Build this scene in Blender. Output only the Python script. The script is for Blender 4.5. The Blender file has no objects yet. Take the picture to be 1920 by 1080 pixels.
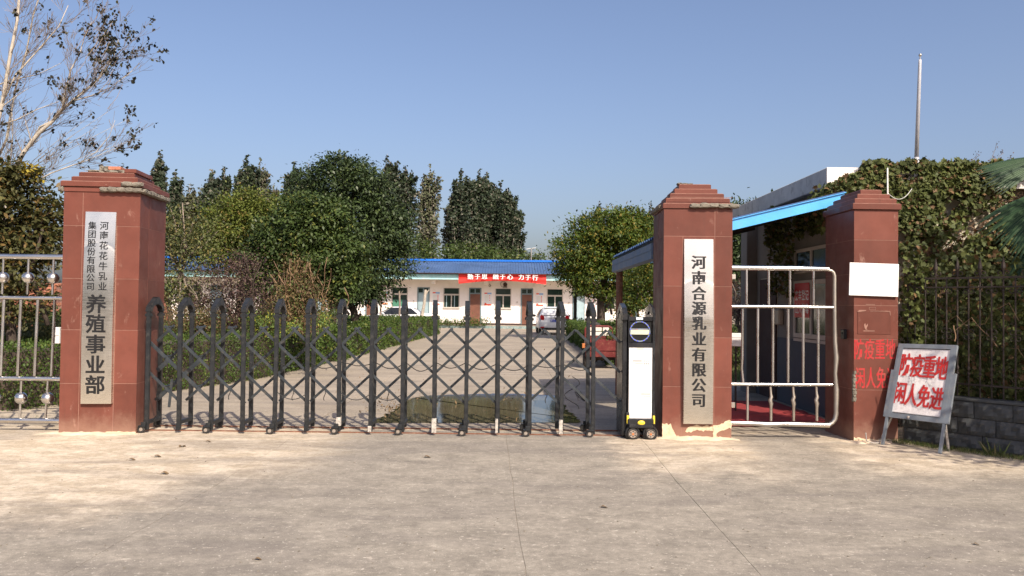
import bpy, bmesh, math, random
import numpy as np
from mathutils import Matrix, Vector

SC = bpy.context.scene
COL = SC.collection
R = math.radians

# ------------------------------------------------------------------ camera
CAM_Z = 1.575
F = 1550.0
PITCH = math.atan(33.0 / F)
ROLL = R(0.65)
_fw = Vector((0, math.cos(PITCH), math.sin(PITCH)))
_r0 = Vector((1, 0, 0)); _u0 = Vector((0, -math.sin(PITCH), math.cos(PITCH)))
_r = _r0 * math.cos(ROLL) + _u0 * math.sin(ROLL)
_u = -_r0 * math.sin(ROLL) + _u0 * math.cos(ROLL)
cam_d = bpy.data.cameras.new('camera'); cam_d.sensor_width = 36.0
cam_d.lens = F / 1920 * 36; cam_d.clip_start = .05; cam_d.clip_end = 2000
cam = bpy.data.objects.new('camera', cam_d); COL.objects.link(cam)
_m = Matrix((_r, _u, -_fw)).transposed().to_4x4(); _m.translation = Vector((0, 0, CAM_Z))
cam.matrix_world = _m
SC.camera = cam
SC.render.resolution_x, SC.render.resolution_y = 1024, 576

# ------------------------------------------------------------------ light
SUN_DIR = Vector((.50, -1.0, .98)).normalized()          # towards the sun
SUN_EL = math.asin(SUN_DIR.z); SUN_AZ = math.atan2(SUN_DIR.x, SUN_DIR.y)
world = bpy.data.worlds.new('World'); SC.world = world; world.use_nodes = True
wn = world.node_tree; wn.nodes.clear()
wo = wn.nodes.new('ShaderNodeOutputWorld'); wb = wn.nodes.new('ShaderNodeBackground')
sk = wn.nodes.new('ShaderNodeTexSky'); sk.sky_type = 'NISHITA'; sk.sun_disc = False
sk.sun_elevation = SUN_EL; sk.sun_rotation = SUN_AZ
sk.altitude = 60; sk.air_density = 1.0; sk.dust_density = 4.0; sk.ozone_density = 3.0
wb.inputs[1].default_value = .14
wt = wn.nodes.new('ShaderNodeMix'); wt.data_type = 'RGBA'; wt.blend_type = 'MULTIPLY'; wt.inputs[0].default_value = 1
wt.inputs[7].default_value = (1.04, .96, .99, 1)
wn.links.new(sk.outputs[0], wt.inputs[6]); wn.links.new(wt.outputs[2], wb.inputs[0]); wn.links.new(wb.outputs[0], wo.inputs[0])
sun_d = bpy.data.lights.new('sun', 'SUN'); sun_d.energy = 4.7; sun_d.angle = R(.55)
sun_d.color = (1.0, .90, .76)
sun = bpy.data.objects.new('sun', sun_d); COL.objects.link(sun)
sun.rotation_euler = SUN_DIR.to_track_quat('Z', 'Y').to_euler(); sun.location = (20, -30, 40)
SC.view_settings.view_transform = 'Standard'; SC.view_settings.look = 'None'
SC.view_settings.exposure = 0.3; SC.view_settings.gamma = 1; SC.view_settings.use_curve_mapping = False
SC.cycles.max_bounces = 6; SC.cycles.transparent_max_bounces = 6
SC.cycles.use_denoising = True

# ------------------------------------------------------------------ measuring helpers
def ray(px, py):
    return _r * ((px - 960) / F) - _u * ((py - 540) / F) + _fw
def P(px, py, Y):
    """world point seen at a photo position, at depth Y metres"""
    d = ray(px, py); t = Y / d.y
    return Vector((d.x * t, Y, CAM_Z + d.z * t))
def G(px, py, z=0.0):
    d = ray(px, py); t = (z - CAM_Z) / d.z
    return Vector((d.x * t, d.y * t, z))

# ------------------------------------------------------------------ materials
MATS = {}
class NT:
    def __init__(s, name, rough=.7, metal=0.0, spec=.4):
        m = bpy.data.materials.new(name); m.use_nodes = True; s.m = m; s.t = m.node_tree
        s.b = s.t.nodes['Principled BSDF']; s.b.inputs['Roughness'].default_value = rough
        s.b.inputs['Metallic'].default_value = metal; s.b.inputs['Specular IOR Level'].default_value = spec
        MATS[name] = m
    def n(s, typ, **kw):
        x = s.t.nodes.new(typ)
        for k, v in kw.items(): setattr(x, k, v)
        return x
    def link(s, a, b): s.t.links.new(a, b)
    def val(s, sock, v):
        if isinstance(v, (int, float)): sock.default_value = v
        elif isinstance(v, (tuple, list)):
            sock.default_value = tuple(v) + ((1.0,) if len(v) == 3 and len(sock.default_value) == 4 else ())
        else: s.link(v, sock)
    def math(s, op, a, b=0.0, c=None, clamp=False):
        x = s.n('ShaderNodeMath', operation=op, use_clamp=clamp); s.val(x.inputs[0], a); s.val(x.inputs[1], b)
        if c is not None: s.val(x.inputs[2], c)
        return x.outputs[0]
    def coords(s, kind='Object', scale=(1, 1, 1), loc=(0, 0, 0)):
        if kind == 'World': o = s.n('ShaderNodeNewGeometry').outputs['Position']
        else: o = s.n('ShaderNodeTexCoord').outputs[kind]
        mp = s.n('ShaderNodeMapping'); s.link(o, mp.inputs[0]); mp.inputs[3].default_value = scale; mp.inputs[1].default_value = loc
        return mp.outputs[0]
    def noise(s, vec, scale, detail=4, rough=.6, dist=0.0):
        x = s.n('ShaderNodeTexNoise'); s.link(vec, x.inputs['Vector']); x.inputs['Scale'].default_value = scale
        x.inputs['Detail'].default_value = detail; x.inputs['Roughness'].default_value = rough
        x.inputs['Distortion'].default_value = dist
        return x.outputs[0]
    def ramp(s, f, a, b, lo=0.0, hi=1.0):
        x = s.n('ShaderNodeMapRange', interpolation_type='SMOOTHSTEP'); s.val(x.inputs[0], f)
        x.inputs[1].default_value = a; x.inputs[2].default_value = b; x.inputs[3].default_value = lo; x.inputs[4].default_value = hi
        return x.outputs[0]
    def mix(s, f, a, b):
        x = s.n('ShaderNodeMix', data_type='RGBA'); s.val(x.inputs[0], f); s.val(x.inputs[6], a); s.val(x.inputs[7], b)
        return x.outputs[2]
    def hsv(s, col, v=1.0, sat=1.0, hue=.5):
        x = s.n('ShaderNodeHueSaturation'); s.val(x.inputs['Color'], col); s.val(x.inputs['Value'], v)
        s.val(x.inputs['Saturation'], sat); s.val(x.inputs['Hue'], hue); return x.outputs[0]
    def color(s, c): s.val(s.b.inputs['Base Color'], c); return s
    def rough(s, c): s.val(s.b.inputs['Roughness'], c); return s
    def bump(s, h, strength=.3, dist=.01):
        x = s.n('ShaderNodeBump'); s.val(x.inputs['Height'], h); x.inputs['Strength'].default_value = strength
        x.inputs['Distance'].default_value = dist; s.link(x.outputs[0], s.b.inputs['Normal']); return s
    def objrand(s): return s.n('ShaderNodeObjectInfo').outputs['Random']
    def island(s): return s.n('ShaderNodeNewGeometry').outputs['Random Per Island']

def paint(name, col, rough=.5, var=.15, scale=3.0, metal=0.0, bump=.0, dirt=None, dirtamt=.4, spec=.4):
    """a coat with mottling and (optionally) dirt in noise-shaped patches"""
    t = NT(name, rough, metal, spec); v = t.coords('Object')
    n = t.noise(v, scale, 5, .65)
    c = t.hsv(col, t.ramp(n, .25, .75, 1 - var, 1 + var))
    if dirt is not None:
        n2 = t.noise(v, scale * 2.7, 6, .7)
        c = t.mix(t.math('MULTIPLY', t.ramp(n2, .5, .68), dirtamt), c, dirt)
    t.color(c)
    t.rough(t.ramp(n, .3, .7, max(.05, rough - .1), min(1, rough + .12)))
    if bump: t.bump(t.noise(v, scale * 12, 4, .7), bump, .004)
    return t.m

def leafmat(name, c1, c2, c3=None, f3=.9, trans=.25, rough=.55, patch=1.2):
    t = NT(name, rough, 0, .3)
    isl = t.island(); v = t.coords('World')
    c = t.mix(isl, c1, c2)
    n = t.noise(v, patch, 3, .6)
    c = t.hsv(c, t.ramp(n, .3, .7, .7, 1.3))
    if c3 is not None:
        c = t.mix(t.math('GREATER_THAN', t.math('FRACT', t.math('MULTIPLY', isl, 37.7)), f3), c, c3)
    t.color(c)
    tr = t.n('ShaderNodeBsdfTranslucent'); t.val(tr.inputs[0], t.hsv(c, 1.2, 1.1))
    mx = t.n('ShaderNodeMixShader'); mx.inputs[0].default_value = trans
    out = t.t.nodes['Material Output']
    t.link(t.b.outputs[0], mx.inputs[1]); t.link(tr.outputs[0], mx.inputs[2]); t.link(mx.outputs[0], out.inputs[0])
    return t.m

# concrete of the forecourt: grey, sandy dust near the gate line, pale worn flecks
def concrete(name, yard=False):
    t = NT(name, .85, 0, .25)
    w = t.coords('World'); st = t.coords('World', (.8, 1.0, 1))
    sep = t.n('ShaderNodeSeparateXYZ'); t.link(w, sep.inputs[0]); X, Y = sep.outputs[0], sep.outputs[1]
    big = t.noise(w, .55, 5, .6, .6); mid = t.noise(st, 3.4, 8, .74, .3); fine = t.noise(w, 17, 6, .75)
    grit = t.noise(w, 110, 3, .6)
    if not yard:
        yy = t.math('ADD', Y, t.math('MULTIPLY', t.math('SUBTRACT', big, .5), 3.4))
        yy = t.math('ADD', yy, t.math('MULTIPLY', t.math('SUBTRACT', mid, .5), 1.3))
        # the dust reaches further out on the left; the wheel path through the gate is swept bare
        yl = t.math('ADD', yy, t.math('ADD', t.ramp(X, -1.6, -5.0, 0.0, 2.1), t.ramp(X, .5, 1.5, 0.0, -.55)))
        dust = t.ramp(yl, 6.6, 8.6)
        Xd = t.math('ADD', X, t.math('MULTIPLY', t.math('SUBTRACT', mid, .5), .9))
        trk = t.math('MULTIPLY', t.ramp(Xd, -2.5, -1.5), t.ramp(Xd, 1.35, .95))
        trk2 = t.math('MULTIPLY', t.ramp(Xd, 2.5, 2.9), t.ramp(Xd, 3.9, 3.3))
        trk = t.math('MAXIMUM', trk, t.math('MULTIPLY', trk2, .9))
        dust = t.math('MULTIPLY', dust, t.math('SUBTRACT', 1.0, t.math('MULTIPLY', trk, .97)), clamp=True)
        grey = t.mix(t.ramp(mid, .32, .68), (.225, .200, .162), (.335, .298, .242))
        c = t.mix(dust, grey, t.mix(t.ramp(mid, .4, .62), (.45, .37, .265), (.62, .525, .40)))
    else:
        c = t.mix(t.ramp(big, .3, .7), (.300, .252, .192), (.385, .325, .25))
        c = t.mix(t.math('MULTIPLY', t.ramp(mid, .5, .72), .35), c, (.30, .25, .20))
    c = t.hsv(c, t.ramp(fine, .28, .72, .80, 1.18))
    # oil-dark smears and worn pale flecks stretched by sweeping
    sm = t.noise(t.coords('World', (.35, 1.3, 1), (3, 7, 0)), 1.1, 5, .62, .8)
    c = t.mix(t.math('MULTIPLY', t.ramp(sm, .44, .66), .50), c, (.17, .15, .132))
    fl = t.noise(t.coords('World', (.7, 1.2, 1), (11, 2, 0)), 6.5, 8, .80)
    c = t.mix(t.math('MULTIPLY', t.ramp(fl, .58, .66), .60), c, (.56, .49, .40))
    fl = t.noise(t.coords('World', (.8, 1.2, 1), (21, 5, 0)), 4.0, 9, .82)
    c = t.mix(t.math('MULTIPLY', t.ramp(fl, .55, .63), .38), c, (.16, .14, .12))
    fl2 = t.noise(t.coords('World', (1, 1, 1), (5, 1, 0)), 26, 3, .7)
    c = t.mix(t.math('MULTIPLY', t.ramp(fl2, .62, .66), .62), c, (.60, .55, .46))
    fl3 = t.noise(t.coords('World', (.8, 1.2, 1), (2, 14, 0)), 13, 6, .8)
    c = t.mix(t.math('MULTIPLY', t.ramp(fl3, .60, .65), .45), c, (.56, .51, .42))
    c = t.mix(t.math('MULTIPLY', t.ramp(t.noise(t.coords('World', (1, 1, 1), (1, 9, 0)), 31, 3, .7), .69, .74), .6), c, (.14, .12, .10))
    c = t.hsv(c, t.ramp(grit, .3, .7, .86, 1.14))
    t.color(c)
    t.bump(t.math('ADD', t.math('MULTIPLY', fine, .6), t.math('MULTIPLY', grit, .4)), .45, .006)
    return t.m
M_CONC = concrete('forecourt_concrete'); M_YARD = concrete('yard_concrete', True)
M_DIRT = paint('dry_soil', (.30, .24, .17), .95, .3, 1.3, bump=.6, dirt=(.12, .14, .05), dirtamt=.6)
M_LAWN = paint('grassy_soil', (.10, .13, .035), .95, .4, 2.0, bump=.8, dirt=(.26, .22, .12), dirtamt=.6)
M_JOINT = paint('joint_filler', (.44, .37, .28), .95, .3, 5)
M_SAND = paint('loose_sand', (.62, .50, .36), .95, .15, 9, bump=.5)

def tile():
    t = NT('terracotta_tile', .42, 0, .22); v = t.coords('World'); r = t.objrand()
    c = t.mix(r, (.128, .043, .030), (.170, .057, .040))
    c = t.hsv(c, t.ramp(t.noise(v, 2.2, 6, .7), .25, .75, .84, 1.14))
    dr = t.noise(t.coords('World', (9, 9, .55), (1, 5, 2)), 2.2, 5, .65)
    c = t.mix(t.math('MULTIPLY', t.ramp(dr, .55, .72), .28), c, (.09, .045, .035))
    sc = t.noise(t.coords('World', (2.2, 1, 1.0), (3, 0, 2)), 3.4, 7, .72, .4)
    c = t.mix(t.math('MULTIPLY', t.ramp(sc, .60, .72), .30), c, (.55, .36, .28))
    fl = t.noise(t.coords('World', (1, 1, 1), (3, 4, 2)), 30, 4, .7)
    c = t.mix(t.math('MULTIPLY', t.ramp(fl, .72, .76), .7), c, (.66, .50, .40))
    sep = t.n('ShaderNodeSeparateXYZ'); t.link(v, sep.inputs[0])
    z = t.math('ADD', sep.outputs[2], t.math('MULTIPLY', t.math('SUBTRACT', t.noise(v, 6, 5, .7), .5), .35))
    c = t.mix(t.math('MULTIPLY', t.ramp(z, .30, .0), .40), c, (.42, .28, .20))
    t.color(c); t.rough(t.ramp(t.noise(v, 5, 4, .6), .3, .7, .36, .55))
    t.bump(t.noise(v, 25, 3, .6), .12, .002)
    return t.m
M_TILE = tile()
M_MORT = paint('grey_mortar', (.19, .17, .135), .95, .28, 9, bump=.9, dirt=(.15, .125, .10))
M_MORTP = paint('pale_joint_mortar', (.30, .165, .125), .95, .2, 9)
M_PLAST = paint('cream_plaster', (.66, .53, .36), .95, .16, 14, bump=.9, dirt=(.40, .26, .18), dirtamt=.6)
def steel(name, col=(.60, .58, .55), rough=.22, dirt=.3):
    t = NT(name, rough, 1.0); v = t.coords('World')
    n = t.noise(v, 3.5, 2, .5)
    c = t.mix(t.math('MULTIPLY', t.ramp(n, .5, .72), dirt), col, (.35, .29, .22)); t.color(c)
    t.rough(t.ramp(n, .3, .7, rough, rough + .16)); return t.m
M_STEEL = steel('stainless_tube', (.66, .64, .61), .20, .12); M_STEELD = steel('scuffed_tube', (.50, .46, .40), .4, .6)
def brushed():
    t = NT('brushed_steel_plate', .28, 1.0); v = t.coords('Object', (1, 1, 160))
    n = t.noise(v, 3.5, 3, .6); n2 = t.noise(t.coords('Object', (1, 1, .7)), 1.6, 4, .6)
    t.color(t.hsv((.86, .82, .74), t.ramp(n2, .25, .75, .80, 1.1)))
    t.rough(t.math('ADD', t.ramp(n, .3, .7, .22, .33), t.ramp(n2, .3, .7, -.03, .06)))
    t.b.inputs['Anisotropic'].default_value = .6
    t.bump(n, .05, .002)
    return t.m
M_PLATE = brushed()
M_BLACK = paint('black_letter_paint', (.012, .012, .013), .45, .2, 8)
M_REDP = paint('red_brush_paint', (.50, .030, .028), .65, .28, 13)
def redspray():
    t = NT('faded_red_paint', .6, 0, .3); v = t.coords('World')
    n = t.noise(v, 22, 4, .7)
    t.color(t.mix(t.ramp(n, .42, .70), (.44, .022, .026), (.32, .07, .055))); return t.m
M_REDF = redspray()
M_GATE = paint('charcoal_gate_paint', (.017, .019, .021), .40, .3, 5, dirt=(.11, .095, .075), dirtamt=.28, bump=.15)
M_GBAR = paint('slate_bar_paint', (.034, .041, .047), .38, .25, 6, dirt=(.14, .12, .09), dirtamt=.28)
M_WORN = paint('chipped_primer', (.50, .46, .40), .7, .35, 18, dirt=(.08, .08, .08), dirtamt=.9)
M_RUB = paint('black_rubber', (.022, .021, .020), .75, .25, 6, dirt=(.18, .15, .12), dirtamt=.6)
M_RIM = paint('dusty_wheel_rim', (.34, .29, .24), .5, .3, 20, metal=.4, dirt=(.12, .08, .05))
M_RUST = paint('rusted_rail', (.20, .085, .05), .85, .35, 9, bump=.5, dirt=(.35, .27, .19), dirtamt=.5)
M_CABLE = paint('black_cable', (.015, .015, .015), .6, .1, 5)
M_BLK = paint('glossy_black_housing', (.016, .017, .019), .28, .2, 5, dirt=(.08, .07, .06), dirtamt=.3)
M_WPAN = paint('white_panel_film', (.80, .78, .76), .35, .05, 3, dirt=(.55, .50, .44), dirtamt=.35)
M_YEL = paint('yellow_reflector', (.82, .62, .05), .4, .12, 9)
M_ORG = paint('orange_hub', (.50, .17, .05), .6, .2, 9)
M_GLS = paint('dark_glass', (.012, .014, .015), .06, .1, 3, spec=.6)
M_LAB = paint('pale_label', (.55, .62, .66), .4, .15, 30)
M_LCD = paint('cream_display_strip', (.58, .60, .44), .4, .12, 30)
M_RING = paint('grey_blue_ring', (.20, .24, .30), .35, .2, 9)
M_LED = paint('blue_diode', (.10, .12, .85), .3, .1, 9)
M_GREYL = paint('grey_print', (.30, .30, .30), .6, .1, 9)
M_FAINT = paint('faded_print', (.60, .57, .47), .6, .05, 9)
M_WHITE = paint('white_enamel', (.84, .82, .78), .35, .04, 3)
M_BOARD = paint('scraped_white_board', (.84, .79, .76), .7, .08, 7, bump=.5, dirt=(.48, .42, .40), dirtamt=.5)
M_GFRM = paint('blue_grey_frame_paint', (.20, .225, .25), .45, .16, 6, dirt=(.35, .3, .24), dirtamt=.3)
M_WALLW = paint('whitewash_wall', (.84, .775, .72), .9, .05, .9, bump=.2, dirt=(.66, .58, .50), dirtamt=.35)
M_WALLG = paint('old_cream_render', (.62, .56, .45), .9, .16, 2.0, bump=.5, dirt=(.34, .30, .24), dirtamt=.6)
M_WALLI = paint('shade_darkened_wall_paint', (.20, .185, .165), .9, .14, 2.0, bump=.3, dirt=(.2, .18, .15), dirtamt=.5)  # wall colour darkened to stand in for the shade under the lean-to
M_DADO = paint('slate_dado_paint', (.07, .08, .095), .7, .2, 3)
M_SLAB = paint('weathered_roof_slab', (.50, .48, .44), .9, .16, 2.4, bump=.5, dirt=(.25, .23, .2), dirtamt=.6)
M_TEAL = paint('pale_teal_fascia', (.36, .62, .62), .7, .12, 1.2, dirt=(.60, .70, .68), dirtamt=.6)
M_ROOF = paint('blue_sheet_roof', (.075, .135, .27), .42, .14, .7, metal=.1, dirt=(.12, .17, .26), dirtamt=.5)
M_RIDGE = paint('bright_blue_flashing', (.02, .16, .60), .4, .1, 1, metal=.1)
M_SKYB = paint('sky_blue_flashing', (.10, .42, .82), .38, .08, 2, metal=.1, dirt=(.16, .36, .6), dirtamt=.4)
M_BFAS = paint('slate_blue_gutter', (.13, .19, .29), .5, .2, 3, metal=.2, dirt=(.28, .28, .28), dirtamt=.5)
M_DFRM = paint('grey_teal_door_paint', (.155, .225, .245), .6, .12, 3)
M_DOORB = paint('pale_blue_door', (.30, .40, .43), .6, .1, 3)
M_BROWN = paint('brown_shutter', (.20, .085, .055), .6, .22, 2.5)
M_WFRM = paint('window_frame_beige', (.50, .45, .39), .5, .08, 3)
M_WGLS = paint('green_dark_window_glass', (.018, .034, .027), .16, .25, .8, spec=.35)
M_WGRN = paint('green_curtain', (.06, .20, .13), .7, .15, 3)
M_BASE = paint('dark_wall_base', (.055, .03, .025), .8, .2, 3)
M_KERB = paint('teal_kerb_paint', (.20, .28, .27), .8, .3, 3, dirt=(.50, .45, .38), dirtamt=.8)
M_POLE = paint('grey_pole_paint', (.46, .46, .48), .5, .12, 3)
M_BANR = paint('red_banner_cloth', (.74, .035, .028), .7, .08, 1.1)
M_POSW = paint('poster_paper', (.74, .73, .72), .5, .05, 4)
M_POSB = paint('poster_blue', (.22, .38, .62), .5, .15, 6)
M_POSR = paint('poster_red', (.70, .09, .04), .5, .15, 6)
M_POSO = paint('poster_orange', (.80, .27, .12), .5, .15, 6)
M_SIGR = paint('red_sign_film', (.55, .02, .025), .45, .06, 4)
M_BRICK = paint('orange_brick', (.44, .17, .10), .9, .25, 9, bump=.6, dirt=(.5, .32, .22), dirtamt=.5)
M_GBRK = paint('dark_block_face', (.055, .060, .062), .8, .3, 6, bump=.9, dirt=(.11, .10, .085), dirtamt=.6)
M_IRON = paint('rusty_dark_iron', (.035, .026, .022), .75, .3, 8, dirt=(.10, .06, .04), dirtamt=.5)
M_BARK = paint('dark_bark', (.075, .055, .042), .95, .3, 7, bump=.9)
M_BARKP = paint('pale_poplar_bark', (.42, .37, .30), .9, .22, 6, bump=.5, dirt=(.16, .13, .10), dirtamt=.6)
M_TWIG = paint('grey_brown_twig', (.24, .19, .15), .9, .25, 6)
M_TWIGD = paint('dry_brown_twig', (.21, .13, .075), .9, .3, 6)
M_CARW = paint('white_car_paint', (.66, .67, .67), .25, .03, 2, spec=.5)
M_PLBL = paint('blue_number_plate', (.02, .05, .35), .4, .05, 5)
M_TAIL = paint('tail_lamp_red', (.32, .008, .012), .15, .15, 9, spec=.5)
M_CRED = paint('red_cargo_paint', (.14, .020, .018), .5, .22, 5, dirt=(.30, .14, .08), dirtamt=.4)
M_CREAM = paint('cream_slats', (.74, .66, .56), .6, .1, 5)
M_REDMAT = paint('faded_red_mat', (.28, .035, .035), .9, .2, 5)
M_LITTER = paint('dry_brown_leaf', (.17, .115, .06), .85, .4, 25)
M_CHAR = paint('charred_scrap', (.03, .025, .02), .8, .3, 20)
# water of the puddle: a murky film that mirrors at grazing view
def water():
    t = NT('puddle_water', .05, 0, .35); v = t.coords('World')
    t.color(t.mix(t.noise(v, 1.5, 4, .6), (.085, .072, .038), (.13, .11, .065)))
    t.b.inputs['IOR'].default_value = 1.33
    t.bump(t.noise(t.coords('World', (1, .35, 1)), 5, 2, .5), .015, .02)
    return t.m
M_WATER = water()
L_CAMPH = leafmat('camphor_leaf', (.036, .062, .015), (.070, .100, .026), (.13, .14, .03), .93, trans=.16, rough=.46)
L_DARK = leafmat('dark_glossy_leaf', (.030, .050, .018), (.056, .080, .030), (.08, .11, .03), .92, trans=.14, rough=.45)
L_YELG = leafmat('yellow_green_leaf', (.085, .115, .022), (.135, .155, .030), (.20, .15, .04), .92)
L_OLIVE = leafmat('sparse_olive_leaf', (.075, .092, .030), (.13, .14, .05), (.22, .18, .06), .85)
L_PURP = leafmat('purple_plum_leaf', (.050, .030, .026), (.105, .060, .050), (.14, .12, .06), .85, trans=.15)
L_DRY = leafmat('dry_vine_leaf', (.12, .078, .035), (.19, .13, .06), (.10, .13, .035), .7)
L_YEL = leafmat('yellow_shrub_leaf', (.07, .12, .03), (.13, .17, .04), (.34, .33, .04), .86)
L_POP = leafmat('poplar_leaf', (.030, .046, .024), (.056, .072, .038), (.15, .14, .10), .88, patch=.5, rough=.5)
L_POPP = leafmat('pale_poplar_leaf', (.075, .090, .042), (.13, .135, .075), (.20, .18, .13), .75, patch=.5)
L_HEDGE = leafmat('hedge_leaf', (.042, .078, .014), (.085, .130, .024), (.15, .16, .04), .93, patch=2.5)
L_RTREE = leafmat('autumn_green_leaf', (.048, .085, .014), (.095, .125, .018), (.20, .16, .025), .86, patch=.9)
L_PLUM = leafmat('big_olive_leaf', (.040, .045, .015), (.105, .100, .030), (.17, .11, .035), .85, patch=2)
L_GOLD = leafmat('golden_leaf', (.25, .20, .03), (.42, .33, .05))
L_IVY = leafmat('ivy_leaf', (.050, .066, .017), (.115, .130, .036), (.17, .10, .045), .90, patch=1.8, trans=.15, rough=.62)
L_IVYR = leafmat('brown_ivy_leaf', (.14, .075, .04), (.22, .13, .07), (.10, .11, .03), .8, trans=.2)
L_PALM = leafmat('palm_blade', (.020, .045, .022), (.045, .085, .035), trans=.12, rough=.4)
L_GRASS = leafmat('grass_blade', (.07, .11, .025), (.14, .17, .05), (.28, .24, .12), .8, patch=4)
L_DEADL = leafmat('curled_dark_leaf', (.008, .009, .006), (.020, .020, .012), (.05, .05, .02), .85, trans=.1)

# ------------------------------------------------------------------ building blocks
WM = {}                                                    # world matrix of things and parts
class MB:
    def __init__(s): s.v = []; s.f = []
    def add(s, vs, fs):
        k = len(s.v); s.v += [tuple(v) for v in vs]; s.f += [tuple(i + k for i in f) for f in fs]; return s
    def box(s, x0, x1, y0, y1, z0, z1):
        return s.add([(x0, y0, z0), (x1, y0, z0), (x1, y1, z0), (x0, y1, z0), (x0, y0, z1), (x1, y0, z1), (x1, y1, z1), (x0, y1, z1)],
                     [(3, 2, 1, 0), (4, 5, 6, 7), (0, 1, 5, 4), (1, 2, 6, 5), (2, 3, 7, 6), (3, 0, 4, 7)])
    def bbox(s, x0, x1, y0, y1, z0, z1, b=.004):
        """box with chamfered edges"""
        bm = bmesh.new(); bmesh.ops.create_cube(bm, size=1)
        for v in bm.verts: v.co = ((x0 + x1) / 2 + v.co.x * (x1 - x0), (y0 + y1) / 2 + v.co.y * (y1 - y0), (z0 + z1) / 2 + v.co.z * (z1 - z0))
        bmesh.ops.bevel(bm, geom=bm.edges[:], offset=b, segments=1, affect='EDGES')
        bm.verts.index_update(); s.add([v.co[:] for v in bm.verts], [[v.index for v in f.verts] for f in bm.faces]); bm.free(); return s
    def bar(s, a, b, w, d, up=(0, 0, 1)):
        """rectangular bar from a to b, width w across, depth d along up-ish normal"""
        a, b = Vector(a), Vector(b); ax = (b - a).normalized(); upv = Vector(up)
        sd = ax.cross(upv)
        if sd.length < 1e-4: sd = ax.cross(Vector((0, 1, 0)))
        sd.normalize(); n = sd.cross(ax).normalized()
        q = []
        for p in (a, b):
            for i, j in ((-1, -1), (1, -1), (1, 1), (-1, 1)): q.append(p + sd * (i * w / 2) + n * (j * d / 2))
        return s.add(q, [(3, 2, 1, 0), (4, 5, 6, 7), (0, 1, 5, 4), (1, 2, 6, 5), (2, 3, 7, 6), (3, 0, 4, 7)])
    def tube(s, pts, rad, n=8, caps=True):
        pts = [Vector(p) for p in pts]; m = len(pts)
        if isinstance(rad, (int, float)): rad = [rad] * m
        k = len(s.v); ref = None
        for i, p in enumerate(pts):
            t = (pts[min(i + 1, m - 1)] - pts[max(i - 1, 0)]).normalized()
            if ref is None:
                ref = t.orthogonal().normalized()
            else:
                ref = (ref - t * ref.dot(t)); ref = ref.normalized() if ref.length > 1e-6 else t.orthogonal().normalized()
            o = t.cross(ref)
            for j in range(n):
                a = 2 * math.pi * j / n; q = p + (ref * math.cos(a) + o * math.sin(a)) * rad[i]; s.v.append(tuple(q))
        for i in range(m - 1):
            for j in range(n):
                s.f.append((k + i * n + j, k + i * n + (j + 1) % n, k + (i + 1) * n + (j + 1) % n, k + (i + 1) * n + j))
        if caps:
            s.f.append(tuple(k + j for j in range(n))[::-1]); s.f.append(tuple(k + (m - 1) * n + j for j in range(n)))
        return s
    def sphere(s, c, r, nu=14, nv=9):
        if isinstance(r, (int, float)): r = (r, r, r)
        k = len(s.v); s.v.append((c[0], c[1], c[2] + r[2]))
        for i in range(1, nv):
            a = math.pi * i / nv
            for j in range(nu):
                b = 2 * math.pi * j / nu
                s.v.append((c[0] + r[0] * math.sin(a) * math.cos(b), c[1] + r[1] * math.sin(a) * math.sin(b), c[2] + r[2] * math.cos(a)))
        s.v.append((c[0], c[1], c[2] - r[2])); e = len(s.v) - 1
        for j in range(nu): s.f.append((k, k + 1 + j, k + 1 + (j + 1) % nu))
        for i in range(nv - 2):
            for j in range(nu):
                a = k + 1 + i * nu
                s.f.append((a + j, a + nu + j, a + nu + (j + 1) % nu, a + (j + 1) % nu))
        a = k + 1 + (nv - 2) * nu
        for j in range(nu): s.f.append((e, a + (j + 1) % nu, a + j))
        return s
    def prism(s, poly, d0, d1, axis='y'):
        """polygon extruded; axis y: poly in (x,z); axis z: poly in (x,y); axis x: poly in (y,z)"""
        def p(a, b, d): return {'y': (a, d, b), 'z': (a, b, d), 'x': (d, a, b)}[axis]
        n = len(poly); vs = [p(a, b, d0) for a, b in poly] + [p(a, b, d1) for a, b in poly]
        fs = [tuple(range(n)), tuple(range(2 * n - 1, n - 1, -1))] + [(i, i + n, (i + 1) % n + n, (i + 1) % n) for i in range(n)]
        return s.add(vs, fs)
    def disc(s, c, r, d, axis='y', n=16):
        """short cylinder centred at c"""
        ax = {'x': Vector((1, 0, 0)), 'y': Vector((0, 1, 0)), 'z': Vector((0, 0, 1))}[axis]
        return s.tube([Vector(c) - ax * d / 2, Vector(c) + ax * d / 2], r, n)
    def ring(s, c, R0, r, axis='y', n=28, m=6, e=1.0):
        pts = []; k = len(s.v)
        for i in range(n):
            a = 2 * math.pi * i / n
            for j in range(m):
                b = 2 * math.pi * j / m; q = R0 + r * math.cos(b); h = r * math.sin(b)
                u, v = q * math.cos(a), q * math.sin(a)
                s.v.append({'y': (c[0] + u, c[1] + h, c[2] + v), 'x': (c[0] + h, c[1] + u, c[2] + v), 'z': (c[0] + u, c[1] + v, c[2] + h)}[axis])
        for i in range(n):
            for j in range(m):
                s.f.append((k + i * m + j, k + ((i + 1) % n) * m + j, k + ((i + 1) % n) * m + (j + 1) % m, k + i * m + (j + 1) % m))
        return s
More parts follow.
